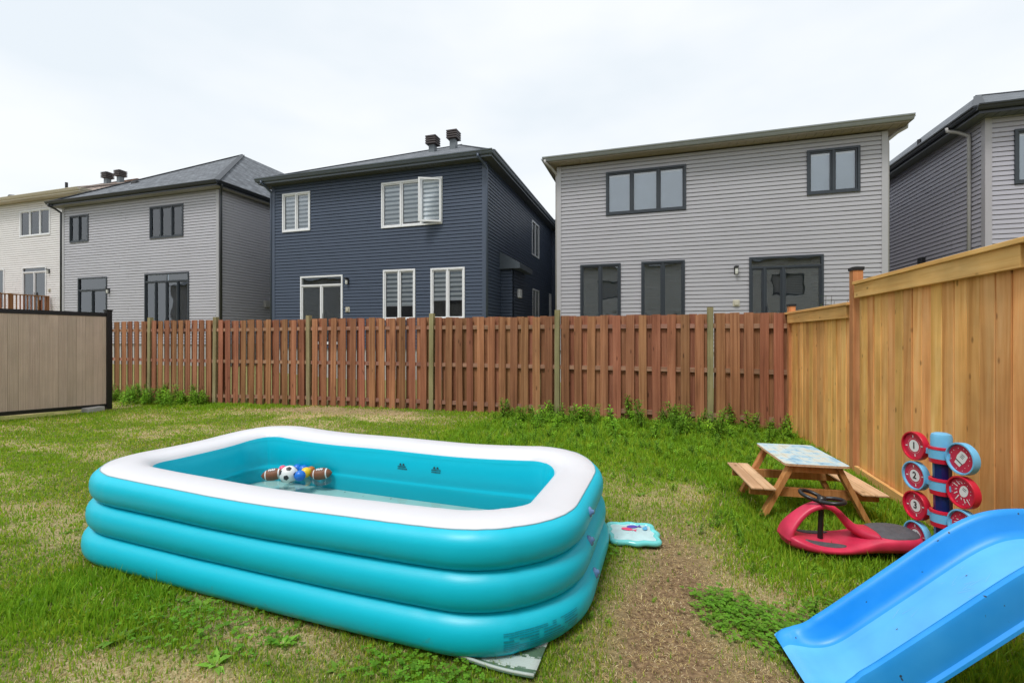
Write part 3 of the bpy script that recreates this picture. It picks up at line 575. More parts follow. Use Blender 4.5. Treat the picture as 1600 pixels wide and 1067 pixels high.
# ------------------------------------------------------------------ taupe composite fence on the left
LX = -11.5
F = empty('composite_fence', (LX, 5.5, -.1)); tag(F, 'taupe composite privacy fence with black rails and end post on the left', 'fence'); fp = F.location
def zsl(y): return -.142 + (6.946 - y) * .054          # foot of the fence follows the slope
for y in (6.96, 4.5, 2.1):
    p = MB().box(LX - .05, LX + .05, y - .05, y + .05, zsl(y) - .3, 2.04).build('post', M['black_metal'], F, loc=-fp, bevel=.004); MB().box(LX - .062, LX + .062, y - .062, y + .062, 2.04, 2.065).build('post_cap', M['black_metal'], p, bevel=.004)
for a, b in ((4.55, 6.91), (2.15, 4.45)):
    MB().bar((LX, a, 1.955), (LX, b, 1.955), .055, .085).build('top_rail', M['black_metal'], F, loc=-fp); MB().bar((LX, a, zsl(a) + .10), (LX, b, zsl(b) + .10), .055, .075).build('bottom_rail', M['black_metal'], F, loc=-fp)
    y = a
    while y < b - .01:
        w = min(.152, b - y); z0, z1 = zsl(y) + .13, 1.93; p = MB(); ng = 6
        prof = []
        for i in range(ng):                                   # shallow moulded grooves
            u0 = w * i / ng; u1 = w * (i + .82) / ng; u2 = w * (i + 1) / ng; prof += [(u0 + .002, 0), (u1, 0), (u1 + .002, -.0018), (u2, -.0018)]
        prof = [(.002, -.008)] + prof + [(w - .001, -.008)]
        pts = [[(LX + .02 + d, y + u, z) for u, d in prof] + [(LX - .012, y + w - .001, z), (LX - .012, y + .002, z)] for z in (z0, z1)]
        p.grid(pts, False, True); p.build('plank', M['composite'], F, loc=-fp); y += w
tag(MB().box(-.09, .09, -.17, .17, -.05, .10).build('concrete_block', M['concrete'], None, loc=(-11.40, 6.62, -.13), rot=(0, 0, .12), bevel=.015), 'grey concrete block at the foot of the taupe fence', 'block')

# ------------------------------------------------------------------ inflatable pool
PO = Vector((-2.13, 2.87, 0)); PR = R(-2.0)
def pool_path(n=200, a=1.63, b=.725, r=.43):
    segs = []; L = [(a - r, -b), (a, -b + r), (a, b - r), (a - r, b), (-a + r, b), (-a, b - r), (-a, -b + r), (-a + r, -b)]
    pts = []
    def line(p, q, k):
        for i in range(k): pts.append((p[0] + (q[0] - p[0]) * i / k, p[1] + (q[1] - p[1]) * i / k))
    def arc(c, a0, k):
        for i in range(k): t = a0 + math.pi / 2 * i / k; pts.append((c[0] + r * math.cos(t), c[1] + r * math.sin(t)))
    line(L[7], L[0], 90); arc((a - r, -b + r), -math.pi / 2, 40); line(L[1], L[2], 24); arc((a - r, b - r), 0, 40); line(L[3], L[4], 90); arc((-a + r, b - r), math.pi / 2, 40); line(L[5], L[6], 24); arc((-a + r, -b + r), math.pi, 40)
    out = []
    m = len(pts)
    for i, p in enumerate(pts):
        q0, q1 = pts[i - 1], pts[(i + 1) % m]; d = Vector((q1[0] - q0[0], q1[1] - q0[1])).normalized(); nrm = Vector((d.y, -d.x))
        u, v = p[0] / a, p[1] / b
        cornerness = min(1, (abs(u) ** 3) * (abs(v) ** 3) * 1.6)
        bow = .02 * (1 - abs(u) ** 2) * (abs(v) > .9) * (1 if v < 0 else -1.6)       # long sides bulge a little under pressure
        out.append((Vector(p) + nrm * bow, nrm, cornerness))
    return out
PP = pool_path()
HR, WR = .117, .168
PUCK = [np.clip(fbm(np.arange(len(PP)) * .42 + 50 * k, np.full(len(PP), 3.3 + k), 2) * 2.6 - .9, 0, 1) for k in range(3)]; PUCK2 = fbm(np.arange(len(PP)) * .05, np.full(len(PP), 8.1), 2) * 2 - 1
def ring_pt(i, ring, ang):
    p, nrm, cn = PP[i % len(PP)]; n = 2.5
    c, s = math.cos(ang), math.sin(ang); ox = WR * (1 + .02 * ring) * math.copysign(abs(c) ** (2 / n), c); oz = HR * math.copysign(abs(s) ** (2 / n), s)
    off = (.045, .02, 0)[ring] + ox; hs = .965 + .055 * cn
    pk = PUCK[ring][i % len(PP)] * (abs(s) ** 5) * (1 if c > 0 else .6) * (.35 + cn); off -= .011 * pk; off += .004 * PUCK2[i % len(PP)] * c
    z = (.105 + .188 * ring + oz) * hs
    if ring == 2: z += .004 * math.sin(i * .11) * (1 - cn)
    q = p + nrm * off
    return Vector((q.x, q.y, max(z, .003)))
def ring_part(name, ring, a0, a1, k, mat, parent):
    P = [[ring_pt(i, ring, a0 + (a1 - a0) * j / k) for j in range(k + 1)] for i in range(len(PP))]
    return MB().grid(P, True, False).build(name, mat, parent, smooth=True)
def vinyl(name, col, rough=.4, trans=.12, dirt=True):
    m, t, b = newmat(name); L = t.links.new; b.inputs['Base Color'].default_value = (*col, 1); b.inputs['Roughness'].default_value = rough; b.inputs['Specular IOR Level'].default_value = .45
    
    if dirt:
        c0 = N(t, 'ShaderNodeTexCoord'); sx = N(t, 'ShaderNodeSeparateXYZ'); L(c0.outputs['Object'], sx.inputs[0]); nd = N(t, 'ShaderNodeTexNoise'); nd.inputs['Scale'].default_value = 16; nd.inputs['Detail'].default_value = 6; nd.inputs['Roughness'].default_value = .7; L(c0.outputs['Object'], nd.inputs[0])
        zr = N(t, 'ShaderNodeMapRange'); zr.inputs[1].default_value = .0; zr.inputs[2].default_value = .20; zr.inputs[3].default_value = .14; zr.inputs[4].default_value = -.2; L(sx.outputs[2], zr.inputs[0]); ad = N(t, 'ShaderNodeMath', operation='ADD'); L(nd.outputs[0], ad.inputs[0]); L(zr.outputs[0], ad.inputs[1])
        dm = N(t, 'ShaderNodeMapRange'); dm.inputs[1].default_value = .60; dm.inputs[2].default_value = .74; dm.inputs[4].default_value = .45; L(ad.outputs[0], dm.inputs[0]); mm = N(t, 'ShaderNodeMix', data_type='RGBA'); L(dm.outputs[0], mm.inputs[0]); mm.inputs[6].default_value = (*col, 1); mm.inputs[7].default_value = (.16, .14, .08, 1); L(mm.outputs[2], b.inputs['Base Color'])
    b.inputs['Subsurface Weight'].default_value = trans; b.inputs['Subsurface Radius'].default_value = (.04, .08, .09); b.inputs['Subsurface Scale'].default_value = .5
    co = N(t, 'ShaderNodeTexCoord'); n = N(t, 'ShaderNodeTexNoise'); n.inputs['Scale'].default_value = 2.2; n.inputs['Detail'].default_value = 3; L(co.outputs['Object'], n.inputs[0])
    bp = N(t, 'ShaderNodeBump'); bp.inputs['Strength'].default_value = .25; bp.inputs['Distance'].default_value = .03; L(n.outputs[0], bp.inputs['Height']); L(bp.outputs[0], b.inputs['Normal'])
    return m
M['teal'] = vinyl('teal_vinyl', (.0, .53, .71)); M['rim'] = vinyl('white_rim_vinyl', (.68, .68, .71), .35, .05); M['pool_floor'] = plain('pale_pool_floor', (.50, .60, .56), .5, .10, 4)
POOL = empty('inflatable_pool', PO, PR); tag(POOL, 'large teal inflatable paddling pool with a white rim', 'pool')
for k in (0, 1): ring_part('air_ring', k, -math.pi, math.pi, 28, M['teal'], POOL)
SA, SB = R(52), R(158)
ring_part('air_ring', 2, SB, SA + 2 * math.pi, 24, M['teal'], POOL); ring_part('rim', 2, SA, SB, 14, M['rim'], POOL)
seam = MB().tube([ring_pt(i, 2, SA) for i in range(len(PP))], .0035, 6, closed=True).build('seam', plain('grey_seam', (.33, .42, .46), .5), POOL, smooth=True)
il = []
for i in range(len(PP)):
    p, nr, cn = PP[i]; a = ring_pt(i, 2, SB); row = [a]
    for z, of in ((.47, -.181), (.42, -.187), (.36, -.188), (.31, -.183), (.283, -.176), (.275, -.177), (.25, -.184), (.20, -.186), (.15, -.182), (.12, -.175)):
        q = p + nr * of; row.append(Vector((q.x, q.y, z * (.965 + .055 * cn))))
    il.append(row)
MB().grid(il, True, False).build('inner_wall', M['teal'], POOL, smooth=True)
fl = [PP[i][0] - PP[i][1] * .16 for i in range(len(PP))]
fm = MB(); fm.face([(p.x, p.y, .125) for p in fl]); fm.build('floor', M['pool_floor'], POOL)
bm_ = MB(); bm_.face([(p[0].x + p[1].x * .1, p[0].y + p[1].y * .1, .006) for p in PP]); bm_.build('underside', M['rim'], POOL)
def water_mat():
    m, t, b = newmat('pool_water'); L = t.links.new; t.nodes.remove(b); out = t.nodes['Material Output']
    tr = N(t, 'ShaderNodeBsdfTransparent'); tr.inputs[0].default_value = (.80, .95, .95, 1); gl = N(t, 'ShaderNodeBsdfGlossy'); gl.inputs['Roughness'].default_value = .01; fr = N(t, 'ShaderNodeFresnel'); fr.inputs[0].default_value = 1.33
    co = N(t, 'ShaderNodeTexCoord'); n = N(t, 'ShaderNodeTexNoise'); n.inputs['Scale'].default_value = 7; L(co.outputs['Object'], n.inputs[0]); bp = N(t, 'ShaderNodeBump'); bp.inputs['Strength'].default_value = .06; bp.inputs['Distance'].default_value = .02; L(n.outputs[0], bp.inputs['Height']); L(bp.outputs[0], gl.inputs['Normal']); L(bp.outputs[0], fr.inputs['Normal'])
    mx_ = N(t, 'ShaderNodeMixShader'); L(fr.outputs[0], mx_.inputs[0]); L(tr.outputs[0], mx_.inputs[1]); L(gl.outputs[0], mx_.inputs[2]); L(mx_.outputs[0], out.inputs[0]); return m
WZ = .25
wm = MB(); wm.face([((p[0] - p[1] * .178).x, (p[0] - p[1] * .178).y, WZ) for p in PP]); wm.build('water', water_mat(), POOL)
# debris on the floor
db = MB()
for k in range(46):
    x, y = random.uniform(-1.35, 1.35), random.uniform(-.5, .5); r_ = random.uniform(.004, .012); a = random.uniform(0, 6)
    db.face([(x + r_ * math.cos(a + t) * (1 if t % 2 else .5), y + r_ * math.sin(a + t), .128) for t in (0, 1.6, 3.1, 4.7)])
tag(db.build('debris', plain('leaf_debris', (.12, .09, .05), .9), POOL), kind='stuff')
def find_i(fx, fy): return min(range(len(PP)), key=lambda i: (PP[i][0] - Vector((fx, fy))).length)
M['valve'] = plain('clear_blue_valve', (.12, .25, .5), .2); M['print_blue'] = plain('dark_blue_print', (.0, .27, .38), .4); M['print_black'] = plain('black_print', (.02, .05, .06), .5)
def surf_frame(i, ring, ang):
    p = ring_pt(i, ring, ang); du = (ring_pt(i + 1, ring, ang) - ring_pt(i - 1, ring, ang)).normalized(); dv = (ring_pt(i, ring, ang + .03) - ring_pt(i, ring, ang - .03)).normalized(); return p, du, dv, du.cross(dv).normalized()
iv = find_i(1.63, -.22)
for ring, ii_, an in ((2, iv + 1, R(8)), (1, iv, R(25)), (0, iv + 1, R(20))):
    p, du, dv, nn = surf_frame(ii_, ring, an); nn = nn if nn.x > 0 else -nn
    Mx = Matrix((du, dv, nn)).transposed().to_4x4(); Mx.translation = p
    MB().lathe([(0, .022), (.012, .022), (.014, .010), (.026, .006), (.03, -.004)], 14, Mx).build('valve', M['valve'], POOL, smooth=True)
pr = MB(); i0 = find_i(1.58, -.62)
for row in range(9):
    an = R(14) - row * R(4.2)
    for s in range(17):
        if random.random() < .12: continue
        i = i0 - 9 + s; a_, b_ = ring_pt(i, 0, an), ring_pt(i + 1, 0, an); c_, d_ = ring_pt(i + 1, 0, an - R(1.5)), ring_pt(i, 0, an - R(1.5)); n_ = Vector((PP[i % len(PP)][1].x, PP[i % len(PP)][1].y, 0)) * .0025
        pr.face([v + n_ for v in (a_ * .95 + b_ * .05, b_, c_, d_ * .95 + c_ * .05)])
pr.build('warning_print', M['print_blue'], POOL)
for cx in (.10, .42):                      # two small black warning marks inside the back wall
    ib = find_i(cx, .725); mk = MB()
    def on(u, v):
        i = ib - u * .72 / .0262; k = int(math.floor(i)); f = i - k
        a_, b_ = PP[k % len(PP)], PP[(k + 1) % len(PP)]; q = (a_[0] - a_[1] * .1905) * (1 - f) + (b_[0] - b_[1] * .1905) * f
        return Vector((q.x, q.y, (.385 + v * .15)))
    for row, v in enumerate((.05, -.07)):
        u = -.055
        while u < .055:
            w = random.choice((.007, .010, .013)); mk.face([on(u, v), on(u + w, v), on(u + w, v + .075), on(u, v + .075)]); u += w + .005
    for u in (-.035, .005): mk.face([on(u, .16), on(u + .03, .16), on(u + .024, .26), on(u + .008, .27)])
    mk.build('warning_mark', M['print_black'], POOL)
# ------------------------------------------------------------------ balls floating in the pool
def pl(x, y, z): v = Matrix.Rotation(PR, 3, 'Z') @ Vector((x, y, z)); return PO + v
def sphere_mesh(r, n=20, sx=1, cap=None):
    b = MB(); k = n // 2
    b.grid([[(sx * r * math.cos(math.pi * i / k), r * math.sin(math.pi * i / k) * math.cos(2 * math.pi * j / n), r * math.sin(math.pi * i / k) * math.sin(2 * math.pi * j / n)) for j in range(n)] for i in range(k + 1)], False, True); return b
def ball(name, label, cat, x, y, z, r, col, group=None):
    o = sphere_mesh(r, 20).build(name, plain(name + '_plastic', col, .3, .04), None, smooth=True, loc=(x, y, z)); tag(o, label, cat, group)
    MB().tube([(r * 1.001 * math.cos(t), r * 1.001 * math.sin(t), 0) for t in [2 * math.pi * k / 24 for k in range(24)]], .0012, 5, closed=True).build('mould_seam', o.data.materials[0], o); return o
ico = [(0, 0, 1)] + [(math.cos(t) * .894, math.sin(t) * .894, .447) for t in [2 * math.pi * k / 5 for k in range(5)]] + [(math.cos(t) * .894, math.sin(t) * .894, -.447) for t in [2 * math.pi * (k + .5) / 5 for k in range(5)]] + [(0, 0, -1)]
SBP = (-3.01, 3.19); SR = .074
sb = sphere_mesh(SR, 32).build('soccer_ball', plain('white_ball_leather', (.76, .76, .75), .4, .03), None, smooth=True, loc=(SBP[0], SBP[1], WZ + .045), rot=(.5, .35, .2)); tag(sb, 'white soccer ball with black patches floating in the pool', 'ball')
for c in ico:
    c = Vector(c).normalized(); x = c.orthogonal().normalized(); y = c.cross(x); pts = [(c + (x * math.cos(t) + y * math.sin(t)) * .34).normalized() * SR * 1.008 for t in [2 * math.pi * k / 5 for k in range(5)]]
    pb = MB()
    for k in range(5):
        a, b = pts[k], pts[(k + 1) % 5]; m_ = ((a + b) / 2).normalized() * SR * 1.012; pb.face([c * SR * 1.015, a, m_]); pb.face([c * SR * 1.015, m_, b])
    pb.build('patch', M['lamp_black'], sb)
M['football'] = plain('brown_football', (.20, .075, .035), .45, .12, 30, .3, 200)
def football(x, y, z, rz, label):
    b = MB(); k, n = 16, 18; P = []
    for i in range(k + 1):
        u = -1 + 2 * i / k; rr = .062 * max(.02, (1 - abs(u) ** 2.0)) ** .62; P.append([(u * .115, rr * math.cos(2 * math.pi * j / n), rr * math.sin(2 * math.pi * j / n)) for j in range(n)])
    b.grid(P, False, True); o = b.build('football', M['football'], None, smooth=True, loc=(x, y, z), rot=(.5, -.1, rz)); o.scale = (.84,) * 3; tag(o, label, 'football')
    for u in (-.55, .55):
        rr = .0628 * (1 - u * u) ** .62; s = MB().grid([[((u + d) * .115, (.0632 * (1 - (u + d) ** 2) ** .62) * math.cos(2 * math.pi * j / n), (.0632 * (1 - (u + d) ** 2) ** .62) * math.sin(2 * math.pi * j / n)) for j in range(n)] for d in (-.05, .05)], False, True); s.build('stripe', M['white_vinyl'], o, smooth=True)
    l = MB(); l.box(-.035, .035, -.004, .004, .0615, .0655)
    for q in (-.025, -.008, .008, .025): l.box(q - .003, q + .003, -.014, .014, .062, .067)
    l.build('laces', M['white_vinyl'], o)
football(-3.19, 3.20, WZ + .025, .5, 'brown football left of the soccer ball in the pool'); football(-2.80, 3.34, WZ + .025, .35, 'brown football at the right end of the balls in the pool')
for nm, lb, x, y, r_, c in (('pink_ball', 'small pink ball behind the soccer ball in the pool', -3.215, 3.335, .036, (.75, .10, .2)), ('green_ball', 'small pale green ball between pink and blue balls in the pool', -3.15, 3.365, .034, (.2, .55, .4)),
    ('yellow_ball', 'yellow ball beside the right football in the pool', -2.925, 3.30, .045, (.85, .55, .02)), ('orange_ball', 'small dark orange ball behind the yellow ball in the pool', -2.945, 3.385, .036, (.5, .15, .02))):
    ball(nm, lb, 'ball', x, y, WZ + r_ * .85, r_, c)
for lb, x, y, r_ in (('blue ball touching the right side of the soccer ball in the pool', -2.905, 3.205, .046), ('left one of two blue balls at the back of the pool', -3.09, 3.375, .042), ('right one of two blue balls at the back of the pool', -3.015, 3.37, .042)):
    ball('blue_ball', lb, 'ball', x, y, WZ + r_ * .85, r_, (.01, .16, .62), 'blue balls in the pool')
# ------------------------------------------------------------------ woven mat under the pool
def mat_material():
    m, t, b = newmat('woven_green_white'); L = t.links.new; b.inputs['Roughness'].default_value = .7
    co = N(t, 'ShaderNodeTexCoord'); w = N(t, 'ShaderNodeTexWave', wave_type='BANDS', bands_direction='Y'); w.inputs['Scale'].default_value = 2.1; w.inputs['Distortion'].default_value = .6; w.inputs['Detail'].default_value = 1; L(co.outputs['Object'], w.inputs[0])
    ck = N(t, 'ShaderNodeTexBrick'); ck.inputs['Scale'].default_value = 1; ck.inputs['Brick Width'].default_value = .02; ck.inputs['Row Height'].default_value = .011; ck.inputs['Mortar Size'].default_value = .0008
    ck.inputs[1].default_value = (.05, .05, .05, 1); ck.inputs[2].default_value = (.95, .95, .95, 1); ck.inputs[3].default_value = (.3, .3, .3, 1); L(co.outputs['Object'], ck.inputs[0])
    mxx = N(t, 'ShaderNodeMix', data_type='FLOAT'); mxx.inputs[0].default_value = .42; L(w.outputs[1], mxx.inputs[2]); L(ck.outputs[0], mxx.inputs[3])
    r = N(t, 'ShaderNodeValToRGB'); r.color_ramp.elements[0].position = .44; r.color_ramp.elements[1].position = .54; r.color_ramp.elements[0].color = (.07, .14, .085, 1); r.color_ramp.elements[1].color = (.46, .53, .50, 1); L(mxx.outputs[0], r.inputs[0]); L(r.outputs[0], b.inputs['Base Color'])
    bp = N(t, 'ShaderNodeBump'); bp.inputs['Strength'].default_value = .6; bp.inputs['Distance'].default_value = .003; L(ck.outputs[1], bp.inputs['Height']); L(bp.outputs[0], b.inputs['Normal']); return m
P = []
for i in range(31):
    row = []
    for j in range(21):
        u = -1.5 + 1.5 * i / 30; v = 1.0 * j / 20
        row.append((u, v, .014 + .012 * math.sin(u * 9 + v * 3) * (1 - v) * (i / 30) + .02 * max(0, u + .12) * 0))
    P.append(row)
mo = MB().grid(P).build('woven_mat', mat_material(), None, smooth=True, loc=(-.487, 1.895, .012), rot=(0, 0, R(-3))); tag(mo, 'green and white woven mat sticking out from under the pool', 'mat')
sm = mo.modifiers.new('thick', 'SOLIDIFY'); sm.thickness = .006
hem = MB().tube([(u, .008, .018 + .012 * math.sin(u * 9) * (u + 1.5) / 1.5) for u in [-1.5 + .05 * k for k in range(31)]], .007, 6).build('hem', plain('pale_hem', (.42, .48, .45), .6), mo, smooth=True)
# ------------------------------------------------------------------ baby water mat
def wm_r(t, k=1.0):
    return k * (.205 + .022 * math.cos(4 * (t - math.pi / 4)) + .014 * math.cos(8 * t))
WMo = empty('water_mat', (-.135, 3.49, gzf(-.135, 3.49) + .012), R(12)); tag(WMo, 'small aqua water filled baby mat on the grass beside the pool', 'mat')
Pm = []
for i in range(72):
    t = 2 * math.pi * i / 72; ring = []
    for j in range(10):
        a = 2 * math.pi * j / 10; rr = wm_r(t, .90) + .024 * math.cos(a); ring.append((rr * math.cos(t), rr * math.sin(t) * .95, .022 + .02 * math.sin(a)))
    Pm.append(ring)
M['aqua'] = plain('aqua_clear_vinyl', (.16, .62, .62), .15, .1, 12); M['aqua_pale'] = plain('pale_aqua_vinyl', (.50, .68, .70), .18, .12, 14, .2, 20)
MB().grid(Pm, True, True).build('air_border', M['aqua'], WMo, smooth=True)
pc = MB(); pc.grid([[(wm_r(t, .86 * q) * math.cos(t), wm_r(t, .86 * q) * math.sin(t) * .95, .030 + .012 * (1 - q * q)) for q in (.02, .3, .6, .8, 1)] for t in [2 * math.pi * i / 48 for i in range(48)]], True, False); pc.build('water_pad', M['aqua_pale'], WMo, smooth=True)
def fish(cx, cy, s, a, col, nm):
    b = MB(); pts = [(.0, .0)] + [(.5 * math.cos(t), .3 * math.sin(t)) for t in [2 * math.pi * k / 18 for k in range(19)]]; c_, s_ = math.cos(a), math.sin(a)
    tr = lambda x, y: (cx + s * (x * c_ - y * s_), cy + s * (x * s_ + y * c_), .0445)
    b.face([tr(x, y) for x, y in pts[1:-1]]); b.face([tr(.45, 0), tr(.85, .28), tr(.75, 0), tr(.85, -.28)]); b.build(nm, plain(nm + '_print', col, .3), WMo)
fish(-.035, .03, .085, -.3, (.75, .08, .18), 'printed_fish'); fish(.01, .075, .085, .2, (.10, .07, .42), 'printed_fish'); fish(.10, .05, .06, 1.2, (.10, .42, .70), 'printed_fish')

# ------------------------------------------------------------------ child's picnic table
T = empty('picnic_table', (1.222, 4.49, gzf(1.22, 4.5) - .01), R(5.5)); tag(T, "child's wooden picnic table with a paint smeared top", 'table')
def paint_mat():
    m, t, b = newmat('paint_smeared_wood'); L = t.links.new; b.inputs['Roughness'].default_value = .6
    co = N(t, 'ShaderNodeTexCoord'); n = N(t, 'ShaderNodeTexNoise'); n.inputs['Scale'].default_value = 6; n.inputs['Detail'].default_value = 7; n.inputs['Roughness'].default_value = .65; L(co.outputs['Object'], n.inputs[0])
    r = N(t, 'ShaderNodeValToRGB'); r.color_ramp.elements[0].position = .30; r.color_ramp.elements[0].color = (.13, .28, .48, 1); r.color_ramp.elements[1].position = .72; r.color_ramp.elements[1].color = (.58, .46, .33, 1)
    for p, c in ((.42, (.28, .48, .62, 1)), (.5, (.52, .64, .66, 1)), (.58, (.62, .60, .50, 1)), (.64, (.42, .50, .44, 1))): e = r.color_ramp.elements.new(p); e.color = c
    L(n.outputs[0], r.inputs[0]); L(r.outputs[0], b.inputs['Base Color']); return m
M['painted'] = paint_mat()
tw, tl = .235, .355
for k in range(5):
    x0 = -tw + k * .094; c = .03
    y0, y1 = -tl, tl; p = [(x0 + .0008, y0), (x0 + .0932, y0), (x0 + .0932, y1), (x0 + .0008, y1)]
    if k == 0: p = [(x0 + c, y0), (x0 + .0932, y0), (x0 + .0932, y1), (x0 + c, y1), (x0 + .008, y1 - .008), (x0, y1 - c), (x0, y0 + c), (x0 + .008, y0 + .008)]
    if k == 4: p = [(x0 + .0008, y0), (x0 + .094 - c, y0), (x0 + .086, y0 + .008), (x0 + .094, y0 + c), (x0 + .094, y1 - c), (x0 + .086, y1 - .008), (x0 + .094 - c, y1), (x0 + .0008, y1)]
    b = MB(); n_ = len(p); b.add([(x, y, .482) for x, y in p] + [(x, y, .5) for x, y in p], [tuple(range(n_))[::-1], tuple(range(n_, 2 * n_))] + [(i, (i + 1) % n_, n_ + (i + 1) % n_, n_ + i) for i in range(n_)]); b.cur = 0
    o = b.build('top_plank', [M['bench_wood'], M['painted']], T); o.data.polygons[1].material_index = 1
for y in (-.29, .29):
    sgn = 1 if y < 0 else -1
    MB().bar((-.2, y + .0 * sgn, .452), (.2, y, .452), .034, .06).build('top_support', M['table_wood'], T)
    MB().bar((-.47, y + .036 * sgn, .245), (.47, y + .036 * sgn, .245), .034, .07).build('bench_support', M['table_wood'], T)
    for sx in (-1, 1):
        MB().bar((sx * .165, y - .0 * sgn - .0345 * sgn * 0 + (.0005 * sgn), .481), (sx * .405, y + .0005 * sgn, -.01), .036, .07, up=(0, 1, 0)).build('leg', M['table_wood'], T)
        for q in ((sx * .29, .245), (sx * .19, .44)):
            MB().lathe([(0, .004), (.006, .003), (.008, 0)], 8, Matrix.Translation((q[0], y - .0365 * sgn / 2 - .001 * sgn, q[1])) @ Matrix.Rotation(R(90 * sgn), 4, 'X')).build('screw', M['vent_grey'], T)
for sx in (-1, 1):
    for k in range(2):
        x0 = sx * .395 - .093 + k * .094; MB().box(x0 + .001, x0 + .092, -.375, .375, .2805, .298).build('bench_plank', M['bench_wood'], T, bevel=.006)
# ------------------------------------------------------------------ red wiggle car
C = empty('ride_on_car', (1.285, 3.655, gzf(1.28, 3.65)), R(11)); tag(C, 'red ride-on wiggle car with a grey seat and black steering wheel', 'ride-on toy')
M['red'] = plain('faded_red_plastic', (.62, .03, .085), .42, .22, 9); M['grey_pl'] = plain('grey_grip_plastic', (.085, .085, .095), .65, .2, 25, .4, 120); M['black_pl'] = plain('black_plastic', (.013, .013, .015), .35)
sec = [(-.425, .02, .10, .13), (-.415, .07, .08, .15), (-.385, .115, .065, .15), (-.33, .145, .055, .135), (-.25, .16, .05, .115), (-.15, .162, .048, .108), (-.05, .155, .048, .115), (.05, .14, .05, .14), (.14, .135, .055, .172), (.22, .145, .06, .188), (.30, .15, .065, .192), (.37, .135, .075, .190), (.41, .10, .085, .185), (.43, .05, .10, .17), (.437, .012, .12, .15)]
def car_sec(x, w, zb, zt, n=28):
    zm = zb + (zt - zb) * .62; row = []
    for k in range(n):
        t = 2 * math.pi * k / n; c, s = math.cos(t), math.sin(t); e = .75
        row.append((x, w * math.copysign(abs(c) ** .7, c), zm + (zt - zm if s > 0 else zm - zb) * math.copysign(abs(s) ** e, s)))
    return row
from itertools import chain
def interp_secs(sec, k=4):
    out = []
    for i in range(len(sec) - 1):
        p0, p1, p2, p3 = sec[max(i - 1, 0)], sec[i], sec[i + 1], sec[min(i + 2, len(sec) - 1)]
        for j in range(k):
            t = j / k; out.append(tuple(.5 * (2 * b + (c - a) * t + (2 * a - 5 * b + 4 * c - d) * t * t + (3 * b - a - 3 * c + d) * t ** 3) for a, b, c, d in zip(p0, p1, p2, p3)))
    return out + [sec[-1]]
fs = [s_ for s_ in interp_secs(sec)]
b = MB(); Pc = [car_sec(*s_) for s_ in fs]; b.grid(Pc, False, True); b.face(Pc[0]); b.face(list(reversed(Pc[-1]))); b.build('body', M['red'], C, smooth=True)
# arched handle loop from the nose over to the seat
arch = interp_secs([(-.405, .11, .09, .03), (-.385, .175, .08, .026), (-.33, .245, .062, .024), (-.26, .305, .05, .022), (-.19, .335, .048, .022), (-.13, .335, .044, .021), (-.07, .30, .04, .021), (-.02, .245, .038, .024), (.03, .195, .055, .03), (.09, .165, .085, .035), (.15, .155, .11, .035)], 4)
Pa = []
for i, (x, z, w, th) in enumerate(arch):
    a = arch[max(i - 1, 0)]; c_ = arch[min(i + 1, len(arch) - 1)]; d = Vector((c_[0] - a[0], 0, c_[1] - a[1])).normalized(); nn = Vector((-d.z, 0, d.x))
    Pa.append([Vector((x, 0, z)) + Vector((0, 1, 0)) * (w * math.copysign(abs(math.cos(t)) ** .75, math.cos(t))) + nn * (th * math.copysign(abs(math.sin(t)) ** .75, math.sin(t))) for t in [2 * math.pi * k / 20 for k in range(20)]])
b = MB(); b.grid(Pa, False, True); b.face(Pa[0]); b.face(list(reversed(Pa[-1]))); b.build('handle_arch', M['red'], C, smooth=True)
def top_z(x, y):
    for s0, s1 in zip(fs[:-1], fs[1:]):
        if s0[0] <= x <= s1[0]:
            f = (x - s0[0]) / (s1[0] - s0[0] + 1e-9); w = s0[1] + (s1[1] - s0[1]) * f; zb = s0[2] + (s1[2] - s0[2]) * f; zt = s0[3] + (s1[3] - s0[3]) * f; zm = zb + (zt - zb) * .62
            c = min(abs(y) / max(w, 1e-4), 1) ** (1 / .7); return zm + (zt - zm) * max(0, 1 - c * c) ** (.5 * .75)
    return .12
def pad(name, outline, lift=.004):
    cx = sum(p[0] for p in outline) / len(outline); cy = sum(p[1] for p in outline) / len(outline); R_ = []
    for q in (0.02, .35, .65, .88, .97, 1.0): R_.append([(cx + (x - cx) * q, cy + (y - cy) * q, top_z(cx + (x - cx) * q, cy + (y - cy) * q) + (lift if q < .99 else -.002)) for x, y in outline])
    MB().grid(R_, False, True).build(name, M['grey_pl'], C, smooth=True)
pad('seat_pad', [(.275 + .15 * math.copysign(abs(math.cos(t)) ** .8, math.cos(t)), .132 * math.copysign(abs(math.sin(t)) ** .8, math.sin(t))) for t in [2 * math.pi * k / 40 for k in range(40)]], .007)
for s in (-1, 1): pad('foot_pad', [(-.19 + .125 * math.cos(t), s * (.098 + .03 * math.sin(t) + .012 * math.cos(t))) for t in [2 * math.pi * k / 28 for k in range(28)]], .004)
MB().tube([(-.175, 0, .06), (-.165, 0, .37)], .017, 14).build('steering_column', M['black_pl'], C, smooth=True, angle=40)
SW = MB(); pts = []
for k in range(48):
    t = 2 * math.pi * k / 48; rr = .088 + .042 * math.cos(2 * t); pts.append((rr * math.cos(t), rr * math.sin(t) * 1.05, .012 * math.cos(2 * t)))
SW.tube(pts, .0135, 10, closed=True); SW.tube([(0, -.05, -.012), (0, .05, -.012)], .016, 10); SW.lathe([(0, .014), (.026, .012), (.03, -.02), (.02, -.05), (0, -.05)], 14)
sw = SW.build('steering_wheel', M['black_pl'], C, smooth=True, loc=(-.163, .0, .385), rot=(0, R(4), R(-38)))
